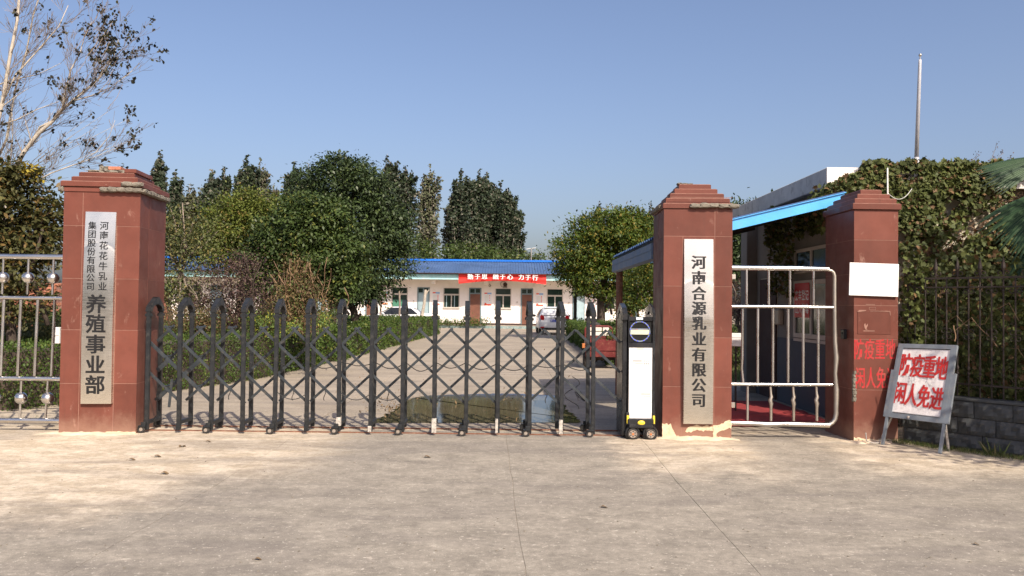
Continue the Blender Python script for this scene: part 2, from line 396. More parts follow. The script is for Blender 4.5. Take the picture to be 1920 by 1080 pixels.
    def build(s, name, mat, parent=None, world=False, smooth=False, fixn=True):
        v = s.v
        if world and parent is not None:
            inv = WM[parent.name].inverted(); v = [tuple(inv @ Vector(q)) for q in v]
        me = bpy.data.meshes.new(name); me.from_pydata(v, [], s.f)
        if fixn:
            bm = bmesh.new(); bm.from_mesh(me); bmesh.ops.recalc_face_normals(bm, faces=bm.faces[:]); bm.to_mesh(me); bm.free()
        if smooth:
            me.polygons.foreach_set('use_smooth', [True] * len(me.polygons))
        if mat: me.materials.append(mat)
        return linkobj(name, me, parent)
def linkobj(name, me, parent=None):
    o = bpy.data.objects.new(name, me); COL.objects.link(o)
    if parent is not None: o.parent = parent; WM[o.name] = WM[parent.name]
    else: WM[o.name] = Matrix()
    return o
def autosmooth(o, ang=35):
    me = o.data; me.polygons.foreach_set('use_smooth', [True] * len(me.polygons)); me.set_sharp_from_angle(angle=R(ang)); return o
def tag(o, label=None, cat=None, group=None, kind=None):
    if label: o['label'] = label
    if cat: o['category'] = cat
    if group: o['group'] = group
    if kind: o['kind'] = kind
    return o
def thing(name, label, cat, loc=(0, 0, 0), rz=0.0, group=None):
    o = bpy.data.objects.new(name, None); COL.objects.link(o); o.empty_display_size = .2
    o.location = loc; o.rotation_euler = (0, 0, rz)
    WM[o.name] = Matrix.Translation(Vector(loc)) @ Matrix.Rotation(rz, 4, 'Z')
    return tag(o, label, cat, group)
def inst(me_obj, name, parent, loc=(0, 0, 0), rot=(0, 0, 0), scale=(1, 1, 1)):
    o = bpy.data.objects.new(name, me_obj.data if hasattr(me_obj, 'data') else me_obj); COL.objects.link(o)
    o.parent = parent; o.location = loc; o.rotation_euler = rot; o.scale = scale; WM[o.name] = WM.get(parent.name, Matrix()); return o
def copy_tree(o, parent=None):
    c = o.copy(); COL.objects.link(c); c.parent = parent
    for ch in list(o.children): copy_tree(ch, c)
    return c
def structure(mb, name, mat, **kw): return tag(mb.build(name, mat, **kw), kind='structure')

# lettering -----------------------------------------------------------
_gl = {}
def glyph(ch, off=0.0):
    k = (ch, round(off, 4))
    if k not in _gl:
        c = bpy.data.curves.new('glyph', 'FONT'); c.body = ch; c.size = 1.0; c.offset = off; c.resolution_u = 3
        o = bpy.data.objects.new('glyph', c); COL.objects.link(o)
        bpy.context.view_layer.update()
        me = bpy.data.meshes.new_from_object(o.evaluated_get(bpy.context.evaluated_depsgraph_get()))
        _gl[k] = ([tuple(v.co) for v in me.vertices], [tuple(p.vertices) for p in me.polygons])
        bpy.data.objects.remove(o); bpy.data.curves.remove(c); bpy.data.meshes.remove(me)
    return _gl[k]
def put_char(mb, ch, cx, cz, w, h, y, off=0.0, fatx=0.0, shear=0.0, fn=None, cjk=True):
    """flat character in the plane y, reading towards -Y; fatx doubles it sideways to thicken uprights"""
    vs, fs = glyph(ch, off)
    if not vs: return
    ox, oz = (.5, .38) if cjk else ((min(v[0] for v in vs) + max(v[0] for v in vs)) / 2, .36)
    reps = [0.0] if not fatx else [-fatx, 0.0, fatx]
    for i, dx in enumerate(reps):
        pts = []
        for v in vs:
            a = (v[0] - ox) * w + dx; b = (v[1] - oz) * h
            q = (cx + a + b * shear, y - .0003 * i, cz + b)
            pts.append(fn(q) if fn else q)
        mb.add(pts, fs)

# leaves --------------------------------------------------------------
T_RHOMB = (np.array([(0, 0), (.42, .5), (1, 0), (.42, -.5)]), [(0, 1, 2, 3)])
T_IVY = (np.array([(0, 0), (.15, .42), (.42, .30), (.60, .52), (.68, .20), (1, 0), (.68, -.20), (.60, -.52), (.42, -.30), (.15, -.42)]),
         [(0, 1, 2, 3, 4, 5), (0, 5, 6, 7, 8, 9)])
T_OVAL = (np.array([(0, 0), (.25, .34), (.62, .36), (1, 0), (.62, -.36), (.25, -.34)]), [(0, 1, 2, 3), (0, 3, 4, 5)])
def leaves(name, mat, pts, size, rng, parent=None, aspect=.55, tmpl=T_RHOMB, droop=.0, out=None, outw=0.0, nrm=None, nrmw=0.0, fold=.12, sizevar=.35):
    """one leaf-shaped face group at every point; long axis random + droop + outward, turned to nrm"""
    pts = np.asarray(pts, float); n = len(pts)
    d = rng.normal(size=(n, 3))
    d /= np.linalg.norm(d, axis=1)[:, None]
    if out is not None: d += out * outw
    d[:, 2] -= droop
    d /= np.linalg.norm(d, axis=1)[:, None] + 1e-9
    u = rng.normal(size=(n, 3)); u /= np.linalg.norm(u, axis=1)[:, None]
    if nrm is not None: u = u * (1 - nrmw) + np.asarray(nrm) * nrmw * 1.6
    sd = np.cross(d, u); sd /= np.linalg.norm(sd, axis=1)[:, None] + 1e-9
    nn = np.cross(sd, d)
    L = size * (1 + sizevar * (rng.random(n) * 2 - 1))
    T, FS = tmpl; k = len(T)
    V = pts[:, None, :] + d[:, None, :] * (T[:, 0][None, :, None] * L[:, None, None]) + sd[:, None, :] * (T[:, 1][None, :, None] * (L * aspect)[:, None, None]) \
        + nn[:, None, :] * (np.abs(T[:, 1])[None, :, None] * fold * L[:, None, None])
    V = V.reshape(-1, 3)
    if parent is not None:
        inv = np.array(WM[parent.name].inverted()); V = V @ inv[:3, :3].T + inv[:3, 3]
    me = bpy.data.meshes.new(name); me.vertices.add(len(V)); me.vertices.foreach_set('co', V.astype(np.float32).ravel())
    loops = np.concatenate([np.array(f) for f in FS]); tot = np.array([len(f) for f in FS])
    ls = (loops[None, :] + (np.arange(n) * k)[:, None]).ravel()
    totals = np.tile(tot, n); starts = np.concatenate([[0], np.cumsum(totals)[:-1]])
    me.loops.add(len(ls)); me.loops.foreach_set('vertex_index', ls.astype(np.int32))
    me.polygons.add(len(totals)); me.polygons.foreach_set('loop_start', starts.astype(np.int32)); me.polygons.foreach_set('loop_total', totals.astype(np.int32))
    me.update(calc_edges=True); me.validate(); me.materials.append(mat)
    return linkobj(name, me, parent)

def clumps(lobes, rng, nclump, per, cr, shell=(.55, 1.0), flat=.7):
    """leaf points gathered in clumps over ellipsoid lobes; returns points and outward directions"""
    vol = np.array([l[3] * l[4] + l[4] * l[5] + l[3] * l[5] for l in lobes]); w = vol / vol.sum()
    P_, O_ = [], []
    for l, wi in zip(lobes, w):
        m = max(3, int(nclump * wi)); d = rng.normal(size=(m, 3)); d /= np.linalg.norm(d, axis=1)[:, None]
        r = shell[0] + (shell[1] - shell[0]) * rng.random(m) ** .6
        r *= 1 + .16 * np.sin(d[:, 0] * 5 + l[0]) * np.cos(d[:, 2] * 4 + l[1]) + .12 * np.sin(d[:, 0] * 11 + l[2]) * np.cos(d[:, 1] * 9 + d[:, 2] * 7)
        c = np.array(l[:3]) + d * r[:, None] * np.array(l[3:6])
        # each clump: points on a small cap turned outward
        k = rng.poisson(per, m).clip(3)
        idx = np.repeat(np.arange(m), k)
        q = rng.normal(size=(len(idx), 3)); q[:, 2] *= flat
        crr = cr * (.6 + .8 * rng.random(m))
        P_.append(c[idx] + q * crr[idx][:, None] * .55); O_.append(d[idx] * .6 + q * .4)
    P_ = np.concatenate(P_); O_ = np.concatenate(O_); O_ /= np.linalg.norm(O_, axis=1)[:, None] + 1e-9
    return P_, O_
def limb(mb, a, b, r0, r1, rnd, seg=5, wob=.06, n=6):
    a, b = Vector(a), Vector(b); L = (b - a).length; pts = []; rr = []
    for i in range(seg + 1):
        f = i / seg; p = a.lerp(b, f)
        if 0 < i < seg: p += Vector((rnd.uniform(-1, 1), rnd.uniform(-1, 1), rnd.uniform(-.5, .5))) * wob * L
        pts.append(p); rr.append(r0 + (r1 - r0) * f)
    mb.tube(pts, rr, n); return pts
rnd = random.Random(7); rng = np.random.default_rng(7)
def lerp(a, b, t): return a + (b - a) * t
def pxs(seq, z=0.0): return [G(a, b, z) for a, b in seq]

# ================================================================== GROUND
g = MB(); g.box(-600, 600, -40, 900, -.30, -.05); structure(g, 'ground', M_DIRT)
fb = MB(); fb.box(-16, 16, -6, 10.42, -.045, -.0045); fore = structure(fb, 'forecourt', M_JOINT); WM[fore.name] = Matrix()
def at_y(line, y):
    ln = sorted(line, key=lambda p: p[1])
    for i in range(len(ln) - 1):
        if y <= ln[i + 1][1] or i == len(ln) - 2:
            a, b = ln[i], ln[i + 1]; return a[0] + (b[0] - a[0]) * (y - a[1]) / (b[1] - a[1])
J1 = [(p.x, p.y) for p in pxs([(550, 820), (390, 920), (280, 985), (150, 1060)])]
J2 = [(p.x, p.y) for p in pxs([(949, 820), (960, 900), (972, 980), (985, 1080)])]
J3 = [(p.x, p.y) for p in pxs([(1240, 868), (1305, 945), (1350, 992), (1410, 1060)])]
ys = [-5.5, 0, 2, 3.5, 4.5, 5, 5.5, 6, 6.5, 7, 7.5, 8, 8.5, 9, 9.5, 10.0, 10.38]
def edge(line, s):
    if line is None: return [(15.5 * s, y) for y in ys]
    return [(at_y(line, y) + rnd.uniform(-.012, .012), y) for y in ys]
EJ = [edge(None, -1), edge(J1, 0), edge(J2, 0), edge(J3, 0), edge(None, 1)]
for i in range(4):
    gap = .0018
    gap = .0016 if i != 2 else .0016
    poly = [(x + gap, y) for x, y in EJ[i]] + [(x - gap * rnd.uniform(.6, 2.0), y) for x, y in reversed(EJ[i + 1])]
    s = MB(); s.prism(poly, -.004, 0.0, 'z'); s.build('concrete_slab', M_CONC, fore)

HEDGE_L = [(-12.0, 11.2), (-6.9, 11.6), (-5.95, 13.8), (-5.10, 17.3), (-4.3, 32.0), (-3.8, 45.6)]   # kerb side of the hedge
def hx(y):
    if y < 13.8: return -6.05
    return at_y([p for p in HEDGE_L if p[1] >= 13], y)
yb = MB(); yb.box(-7.5, 4.9, 10.44, 17.8, -.045, -.008); yb.box(-5.4, 2.9, 17.801, 46.0, -.045, -.008)
yard = structure(yb, 'yard_road', M_JOINT); WM[yard.name] = Matrix()
rows = [10.47, 13.6, 17.4, 21.5, 25.5, 29.5, 33.5, 37.5, 41.5, 45.5]
for j in range(len(rows) - 1):
    y0, y1 = rows[j] + .008, rows[j + 1] - .008
    right = 4.58 if y0 < 17 else 2.72
    cols = [None, -2.6, .9, right]
    for i in range(3):
        a0 = hx(y0) - .12 if i == 0 else cols[i] + .008; a1 = hx(y1) - .12 if i == 0 else cols[i] + .008
        b0 = cols[i + 1] - .008
        s = MB(); s.prism([(a0, y0), (b0, y0), (b0 + rnd.uniform(-.01, .01), y1), (a1, y1)], -.0075, rnd.uniform(-.002, .002), 'z')
        s.build('concrete_slab', M_YARD, yard)
s = MB(); s.box(-34, 20, 46.01, 56.6, -.045, .0); structure(s, 'parking_strip', M_YARD)
# planted ground on both sides of the road
for x0, x1, y0, y1 in ((-40, -3.9, 10.46, 46.0), (2.95, 22, 17.85, 46.0), (4.95, 5.0, 10.5, 17.8)):
    s = MB(); n = 20; s.box(x0, x1, y0, y1, -.045, -.035); structure(s, 'planting_bed', M_LAWN)

# water lying behind the gate
out = pxs([(694, 793), (712, 783), (735, 772), (752, 757), (770, 747), (800, 742), (850, 740), (900, 739), (955, 738), (1000, 739), (1042, 743), (1056, 756), (1066, 771), (1080, 783), (1090, 793)])
pp = []
for i in range(len(out)):
    a, b = out[i], out[(i + 1) % len(out)]; m = 14 if i < len(out) - 1 else 40
    for k in range(m):
        q = a.lerp(b, k / m); w = .05 if i < len(out) - 1 else .015
        pp.append((q.x + rnd.uniform(-w, w) * .9, q.y + rnd.uniform(-w, w)))
s = MB(); s.add([(x, y, .0045) for x, y in pp], [tuple(range(len(pp)))]); structure(s, 'puddle', M_WATER)

# rails the gate runs on
s = MB()
for y in (10.115, 10.50): s.box(-4.45, 1.62, y, y + .035, .001, .012)
structure(s, 'gate_rail', M_RUST)

# ================================================================== GATE PILLARS
unit = MB(); unit.bbox(-.5, .5, -.5, .5, -.5, .5, .006); _u_o = unit.build('tile', M_TILE); UNIT = _u_o.data; bpy.data.objects.remove(_u_o)
def tiles(par, w, d, rowsz, cols, scols, name='tile'):
    T = .012; gp = .0030
    for r in range(len(rowsz) - 1):
        z0, z1 = rowsz[r] + gp, rowsz[r + 1] - gp
        cc = cols[r] if isinstance(cols[0], (list, tuple)) else cols
        for k in range(len(cc) - 1):
            x0, x1 = -w / 2 + w * cc[k] + gp, -w / 2 + w * cc[k + 1] - gp
            if k == 0: x0 -= gp
            if k == len(cc) - 2: x1 += gp
            for yy in (T / 2, d - T / 2):
                inst(UNIT, name, par, ((x0 + x1) / 2, yy + rnd.uniform(-.0008, .0008), (z0 + z1) / 2), scale=(x1 - x0, T, z1 - z0))
        for k in range(len(scols) - 1):
            y0, y1 = T + (d - 2 * T) * scols[k] + gp, T + (d - 2 * T) * scols[k + 1] - gp
            for xx in (-w / 2 + T / 2, w / 2 - T / 2):
                inst(UNIT, name, par, (xx + rnd.uniform(-.0008, .0008), (y0 + y1) / 2, (z0 + z1) / 2), scale=(T, y1 - y0, z1 - z0))
def chunk(mb, x, y, z, sx, sy, sz, rr):
    bm = bmesh.new(); bmesh.ops.create_icosphere(bm, subdivisions=2, radius=.5)
    for v in bm.verts:
        c = v.co; m = max(abs(c.x), abs(c.y), abs(c.z)); c *= (.5 / m) * .86 + .14
        c += Vector([rr.uniform(-.07, .07) for _ in range(3)])
        v.co = (x + c.x * sx, y + c.y * sy, z + c.z * sz)
    bm.verts.index_update(); mb.add([v.co[:] for v in bm.verts], [[v.index for v in f.verts] for f in bm.faces]); bm.free()
def pillar(label, pxl, pxr, D, d, rz, rowsz, cols, scols, tiers):
    a, b = P(pxl, 700, D), P(pxr, 700, D); w = b.x - a.x
    t = thing('gate_pillar', label, 'pillar', ((a.x + b.x) / 2, D, 0), R(rz))
    H = rowsz[-1]; c = MB(); c.box(-w / 2 + .002, w / 2 - .002, .002, d - .002, -.02, H - .002); c.build('core', M_MORTP, t)
    tiles(t, w, d, rowsz, cols, scols)
    z = H
    for k, (ov, h) in enumerate(tiers):                         # ov: how far the step stands out (+) or back (-)
        e = MB(); e.bbox(-w / 2 - ov, w / 2 + ov, -ov, d + ov, z + .001, z + h - .006, .003); e.build('cap_step', M_TILE, t)
        m = MB(); m.box(-w / 2 - ov + .012, w / 2 + ov - .012, -ov + .012, d + ov - .012, z + h - .006, z + h + .001); m.build('mortar_bed', M_MORTP, t)
        z += h
    return t, w, H, z
PL, wl, HL, zl = pillar('red tiled gate pillar with broken rubble crown, carrying the longer steel nameplate', 115.5, 254, 9.84, .93, 5.0,
    [0, .594, 1.23, 1.84, 2.468, 2.872], [[0, .25, .70, 1]] * 4 + [[0, .25, 1]], [0, .33, 1], [(.012, .062), (.032, .066), (-.055, .066), (-.115, .062)])
PM, wm, HM, zm = pillar('red tiled gate pillar with five-stepped cap beside the white drive unit', 1243, 1371.5, 10.0, .86, -1.5,
    [0, .62, 1.216, 1.834, 2.44, 2.775], [[0, .28, .745, 1]] * 4 + [[0, .745, 1]], [0, .5, 1], [(.015, .066), (-.025, .066), (-.085, .066), (-.15, .066), (-.215, .066)])
PR, wr, HR, zr = pillar('narrow red tiled pillar with a blank white plaque and red brushed characters', 1600.5, 1684, 9.90, .86, 1.0,
    [0, .617, 1.22, 1.625, 2.0, 2.41, 2.775], [0, 1], [0, 1], [(.028, .075), (-.012, .062), (-.068, .062), (-.135, .062)])
def L(th, px, py, Y):
    return WM[th.name].inverted() @ P(px, py, Y)
# broken courses: rubble strip in place of the lost cladding
def strip(par, x0, x1, y, z, h, dep, seed, name='broken_mortar', n=8, axis='x', mat=None):
    r2 = random.Random(seed)
    for i in range(n):
        m = MB(); f0 = i / n; f1 = (i + 1) / n; c = lerp(x0, x1, (f0 + f1) / 2); s = (x1 - x0) / n * 1.12
        if axis == 'x': chunk(m, c, y, z + r2.uniform(-.004, .004), s, dep, h * r2.uniform(.85, 1.1), r2)
        else: chunk(m, y, c, z + r2.uniform(-.004, .004), dep, s, h * r2.uniform(.85, 1.1), r2)
        m.build(name, mat or M_MORT, par)
strip(PL, -wl * .02, wl / 2 + .03, -.03, HL + .030, .060, .07, 3, n=5)
strip(PL, -.02, .92, wl / 2 + .03, HL + .026, .058, .07, 4, n=8, axis='y')
strip(PL, wl * .27, wl / 2 + .035, -.04, HL + .096, .055, .05, 5, n=2)
strip(PL, -wl / 2 - .06, -wl / 2 + .0, .0, HL + .03, .06, .07, 6, n=2)
strip(PL, -wl * .28, wl * .26, .30, zl + .020, .055, .30, 7, n=4)
m = MB(); m.bbox(-.02, .13, .20, .34, zl + .046, zl + .088, .004); m.build('brick_fragment', M_BRICK, PL)
strip(PL, -.13, -.03, .26, zl + .065, .07, .10, 8, n=2)
m = MB(); chunk(m, -.13, .27, zl + .105, .055, .04, .025, random.Random(2)); m.build('rubble_stone', M_CHAR, PL)
m = MB(); m.bbox(.20, .34, .12, .70, zl + .002, zl + .050, .004); m.build('cap_step', M_TILE, PL)
strip(PM, -wm * .12, wm / 2 + .06, -.022, HM + .034, .058, .07, 9, n=5)
strip(PM, .15, .84, -wm / 2 - .02, HM + .034, .058, .07, 10, n=6, axis='y')
strip(PM, -wm * .25, -.02, .30, zm + .010, .03, .12, 11, n=3)
m = MB(); m.box(-wm / 2 + .06 + .01, wm / 2 - .01, -.0305, -.026, HM + .1325 + .0, HM + .137); m.build('mortar_bed', M_MORTP, PM)
# plaster splashes round the pillar feet
def patch(par, pts, y, mat, name, seed, dep=.004, amp=.012):
    r2 = random.Random(seed); poly = []
    for i in range(len(pts)):
        a, b = pts[i], pts[(i + 1) % len(pts)]; n = max(1, int(math.dist(a, b) / .022))
        for k in range(n):
            t = k / n; poly.append((lerp(a[0], b[0], t) + r2.uniform(-amp, amp) * (.4), lerp(a[1], b[1], t) + (r2.uniform(-amp, amp) if lerp(a[1], b[1], t) > .012 else 0)))
    m = MB(); m.prism(poly, y - dep, y - .0006, 'y'); return m.build(name, mat, par)
h = wm / 2
patch(PM, [(-h - .001, 0), (-h - .001, .175), (-h + .10, .165), (-h + .145, .075), (-h + .17, .03), (-h + .26, .0)], 0, M_PLAST, 'plaster_splash', 1)
patch(PM, [(-h + .27, .07), (-h + .30, .13), (-h + .36, .155), (-h + .60, .155), (-h + .62, .10), (-h + .58, .085), (-h + .42, .095), (-h + .34, .07)], 0, M_PLAST, 'plaster_splash', 2)
patch(PM, [(h - .215, 0), (h - .225, .155), (h - .14, .165), (h - .03, .225), (h - .001, .21), (h - .001, .13), (h - .11, .10), (h - .17, .07), (h - .19, .0)], 0, M_PLAST, 'plaster_splash', 3)
patch(PL, [(-wl / 2, 0), (-wl / 2, .018), (.0, .012), (wl * .2, .030), (wl / 2, .02), (wl / 2, 0)], 0, M_PLAST, 'plaster_splash', 4, amp=.006)
patch(PR, [(-wr / 2, 0), (-wr / 2, .05), (-.05, .028), (wr / 2, .035), (wr / 2, 0)], 0, M_PLAST, 'plaster_splash', 5, amp=.008)
# pillar foot: drifted sand
def drift(cx, cy, lx, ly, h, seed, rz=0):
    r2 = np.random.default_rng(seed); n = 26; m = 12; mb = MB(); V = []
    for j in range(m):
        for i in range(n):
            u, v = i / (n - 1) * 2 - 1, j / (m - 1) * 2 - 1
            q = max(0, 1 - abs(u) ** 2.6) * max(0, 1 - v * v)
            V.append((cx + u * lx, cy + v * ly + .05 * math.sin(u * 9 + seed), h * q * (.7 + .5 * r2.random()) - .004))
    F_ = [(j * n + i, j * n + i + 1, (j + 1) * n + i + 1, (j + 1) * n + i) for j in range(m - 1) for i in range(n - 1)]
    mb.add(V, F_); o = mb.build('sand_drift', M_SAND, smooth=True); return tag(o, kind='stuff')
drift(-5.0, 9.82, .62, .10, .030, 1); drift(2.25, 9.98, .52, .12, .034, 2); drift(4.35, 9.86, .42, .10, .030, 3)
# missing corner of the narrow pillar
m = MB(); r2 = random.Random(5)
for i in range(9): chunk(m, -wr / 2 + .014 + r2.uniform(-.008, .004), .016 + r2.uniform(-.004, .004), .50 + i * .040, r2.uniform(.03, .05), .05, r2.uniform(.035, .06), r2)
m.build('broken_mortar', M_MORT, PR)

# painted characters and ghost of a former plate on the narrow pillar
PRf = 9.885
def on_pillar(px, py): q = L(PR, px, py, PRf); return q.x, q.z
for i, ch in enumerate('防疫重地'):
    m = MB(); x, z = on_pillar(1611 + i * 20.0, 654.5 + i * .2); put_char(m, ch, x, z, .125, .26, -.0016, .010, fatx=.0015); m.build('painted_character', M_REDF, PR)
for i, ch in enumerate('闲人免进'):
    m = MB(); x, z = on_pillar(1613.5 + i * 20.0, 708.5 + i * .2); put_char(m, ch, x, z, .125, .27, -.0016, .010, fatx=.0015)
    m.build('painted_character', M_REDF, PR)
x0, z1 = on_pillar(1608.5, 583); x1, z0 = on_pillar(1671, 627)
m = MB(); m.bbox(x0, x1, -.0065, -.0005, z0, z1, .002); m.build('filled_patch', M_TILE, PR)
patch(PR, [(x0 - .01, z1 - .01), (x0 + .02, z1 + .012), (x0 + .10, z1 + .010), (x0 + .10, z1 + .002), (x0 + .02, z1 - .012)], -.006, M_MORTP, 'mortar_smear', 6, amp=.004)
patch(PR, [(x0 + .15, z1 + .004), (x1 - .01, z1 + .004), (x1 - .002, z1 - .05), (x1 - .008, z1 - .05), (x1 - .015, z1 - .004), (x0 + .15, z1 - .002)], -.0062, M_MORTP, 'mortar_smear', 7, amp=.002)
patch(PR, [(x0 + .075, z0 + .105), (x0 + .09, z0 + .13), (x0 + .10, z0 + .10), (x0 + .12, z0 + .13), (x0 + .12, z0 + .10), (x0 + .105, z0 + .07), (x0 + .12, z0 + .045), (x0 + .09, z0 + .06)], -.0062, M_MORTP, 'mortar_smear', 8, amp=.004)
m = MB()
for i in range(15): m.box(x0 + .07 + i * .009, x0 + .0765 + i * .009, -.0072, -.0066, z0 + .032, z0 + .045)
for i in range(14): m.box(x0 + .10 + i * .008, x0 + .106 + i * .008, -.0022, -.0006, z1 + .075, z1 + .083)
m.build('faded_lettering', M_MORTP, PR)
m = MB(); m.box(x0 + .14, x0 + .22, -.0030, -.0006, z1 + .015, z1 + .018); m.box(x0 + .14, x0 + .22, -.0030, -.0006, z1 + .042, z1 + .045); m.box(x0 + .14, x0 + .143, -.0030, -.0006, z1 + .018, z1 + .042); m.box(x0 + .217, x0 + .22, -.0030, -.0006, z1 + .018, z1 + .042)
m.build('scratched_outline', M_MORTP, PR)
t = thing('switch_box', 'small black switch box on the shaded side of the narrow red pillar', 'switch box', (PR.location.x - wr / 2 - .022, 10.14, 1.27))
m = MB(); m.bbox(-.02, .02, -.05, .05, -.058, .058, .005); m.build('housing', M_BLK, t); m = MB(); m.disc((-.021, 0, .015), .014, .006, 'x', 12); m.build('button', M_RUB, t)

# ================================================================== NAMEPLATES
def plate(label, pil, pxa, pxb, yt, yb, D, bow, seed):
    a = L(pil, pxa, 600, D); b = L(pil, pxb, 600, D); zt = L(pil, (pxa + pxb) / 2, yt, D).z; zb = L(pil, (pxa + pxb) / 2, yb, D).z
    w = b.x - a.x; cx = (a.x + b.x) / 2
    org = WM[pil.name] @ Vector((cx, -.056, zb)); t = thing('nameplate', label, 'sign', org, pil.rotation_euler.z)
    H = zt - zb; m = MB(); nx, nz = 9, 60; V = []
    def yoff(x, z):
        u = x / (w / 2); f = z / H
        return -.004 * (1 - u * u) + bow(z, H)
    for j in range(nz + 1):
        for i in range(nx + 1):
            x = -w / 2 + w * i / nx; z = H * j / nz; V.append((x, yoff(x, z), z))
    Fc = [(j * (nx + 1) + i, j * (nx + 1) + i + 1, (j + 1) * (nx + 1) + i + 1, (j + 1) * (nx + 1) + i) for j in range(nz) for i in range(nx)]
    # returned edges follow the bend of the sheet
    k = len(V); E = [(-w / 2, H * j / nz) for j in range(nz + 1)]
    m.add(V, Fc); m.build('plate_face', M_PLATE, t, smooth=True)
    for s_ in (-1, 1):
        e = MB(); V2 = []
        for j in range(nz + 1): z = H * j / nz; V2 += [(s_ * w / 2, yoff(s_ * w / 2, z) + .0003, z), (s_ * w / 2, .040, z)]
        e.add(V2, [(2 * j, 2 * j + 1, 2 * j + 3, 2 * j + 2) for j in range(nz)]); e.build('folded_edge', M_PLATE, t)
    e = MB(); e.add([(-w / 2, yoff(-w / 2, H), H), (w / 2, yoff(w / 2, H), H), (w / 2, .054, H), (-w / 2, .054, H)], [(0, 1, 2, 3)]); e.build('folded_edge', M_PLATE, t)
    m = MB(); m.box(-w / 2 - .001, -w / 2 + .0035, .040, .054, 0, H); m.box(w / 2 - .0035, w / 2 + .001, .040, .054, 0, H)
    m.box(-w / 2 + .0036, w / 2 - .0036, .040, .054, .002, .006)
    m.build('folded_edge', M_PLATE, t)
    return t, w, H, yoff
N1, w1, H1, yo1 = plate('tall steel nameplate with two small columns and five big black characters', PL, 156, 211.5, 397, 757, 9.80,
    lambda z, H: .026 * (2 * z / H - .75) ** 2 - .006, 1)
N2, w2, H2, yo2 = plate('tall steel nameplate with one column of ten black characters', PM, 1283, 1337.5, 448, 795, 9.955,
    lambda z, H: (.048 * (z - .565 * H) - .005 if z > .565 * H else -.005 + .022 * (z - .565 * H) * math.exp(-((.565 * H - z) / .45) ** 2) + .014 * max(0, 1 - z / H / .42) ** 2), 2)
def write(t, chars, D, size, off, fat, yo, sx=1.0, sz=1.0, mat=M_BLACK):
    inv = WM[t.name].inverted()
    for ch, px, py in chars:
        q = inv @ P(px, py, D); m = MB()
        put_char(m, ch, q.x, q.z, size * sx, size * sz, 0, off, fat, fn=lambda p: (p[0], p[1] + yo(p[0], p[2]) - .0022, p[2]))
        m.build('character', mat, t)
write(N1, [(c, 195 - i * .3, y) for i, (c, y) in enumerate(zip('河南花花牛乳业', (423, 441, 460.3, 479.7, 499, 517.8, 537)))], 9.80, .104, .014, 0, yo1)
write(N1, [(c, 173.3 - i * .3, y) for i, (c, y) in enumerate(zip('集团股份有限公司', (423, 439, 455.5, 471.8, 488, 504.3, 520.5, 537)))], 9.80, .100, .014, 0, yo1)
write(N1, [(c, 182 - i * .7, y) for i, (c, y) in enumerate(zip('养殖事业部', (570, 606.5, 645, 683.5, 721)))], 9.80, .232, .020, .0015, yo1)
write(N2, [(c, 1310.6 - i * .12, y) for i, (c, y) in enumerate(zip('河南合源乳业有限公司', (491.6, 520.7, 549.9, 577.8, 606, 635.5, 664.6, 693, 721.8, 750.2)))], 9.955, .175, .010, .0062, yo2, sz=1.0)

# blank plaque
q0 = P(1594, 492, 9.86); q1 = P(1686, 495.5, 9.86)
t = thing('plaque', 'blank looking white plaque with barely visible arched lettering', 'sign', (q0.x, 9.872, q0.z), 0)
t.rotation_euler = (0, R(1.35), 0); WM[t.name] = Matrix.Translation(Vector((q0.x, 9.872, q0.z))) @ Matrix.Rotation(R(1.35), 4, 'Y')
pw = q1.x - q0.x; ph = .392
m = MB(); m.bbox(0, pw, -.008, .008, -ph, 0, .002); m.build('panel', M_WHITE, t)
m = MB(); r2 = random.Random(4)
for i in range(15):
    a = R(150 - i * 120 / 14); cx = pw * .5 + .26 * math.cos(a); cz = -.295 + .19 * math.sin(a)
    for k in range(3):
        m.box(cx - .008, cx + .008, -.0086, -.0081, cz - .008 + k * .006, cz - .0055 + k * .006)
    m.box(cx - .0015, cx + .0015, -.0090, -.0087, cz - .009, cz + .008)
m.box(.08, pw - .07, -.0086, -.0081, -.32, -.318); m.build('faded_lettering', M_FAINT, t)

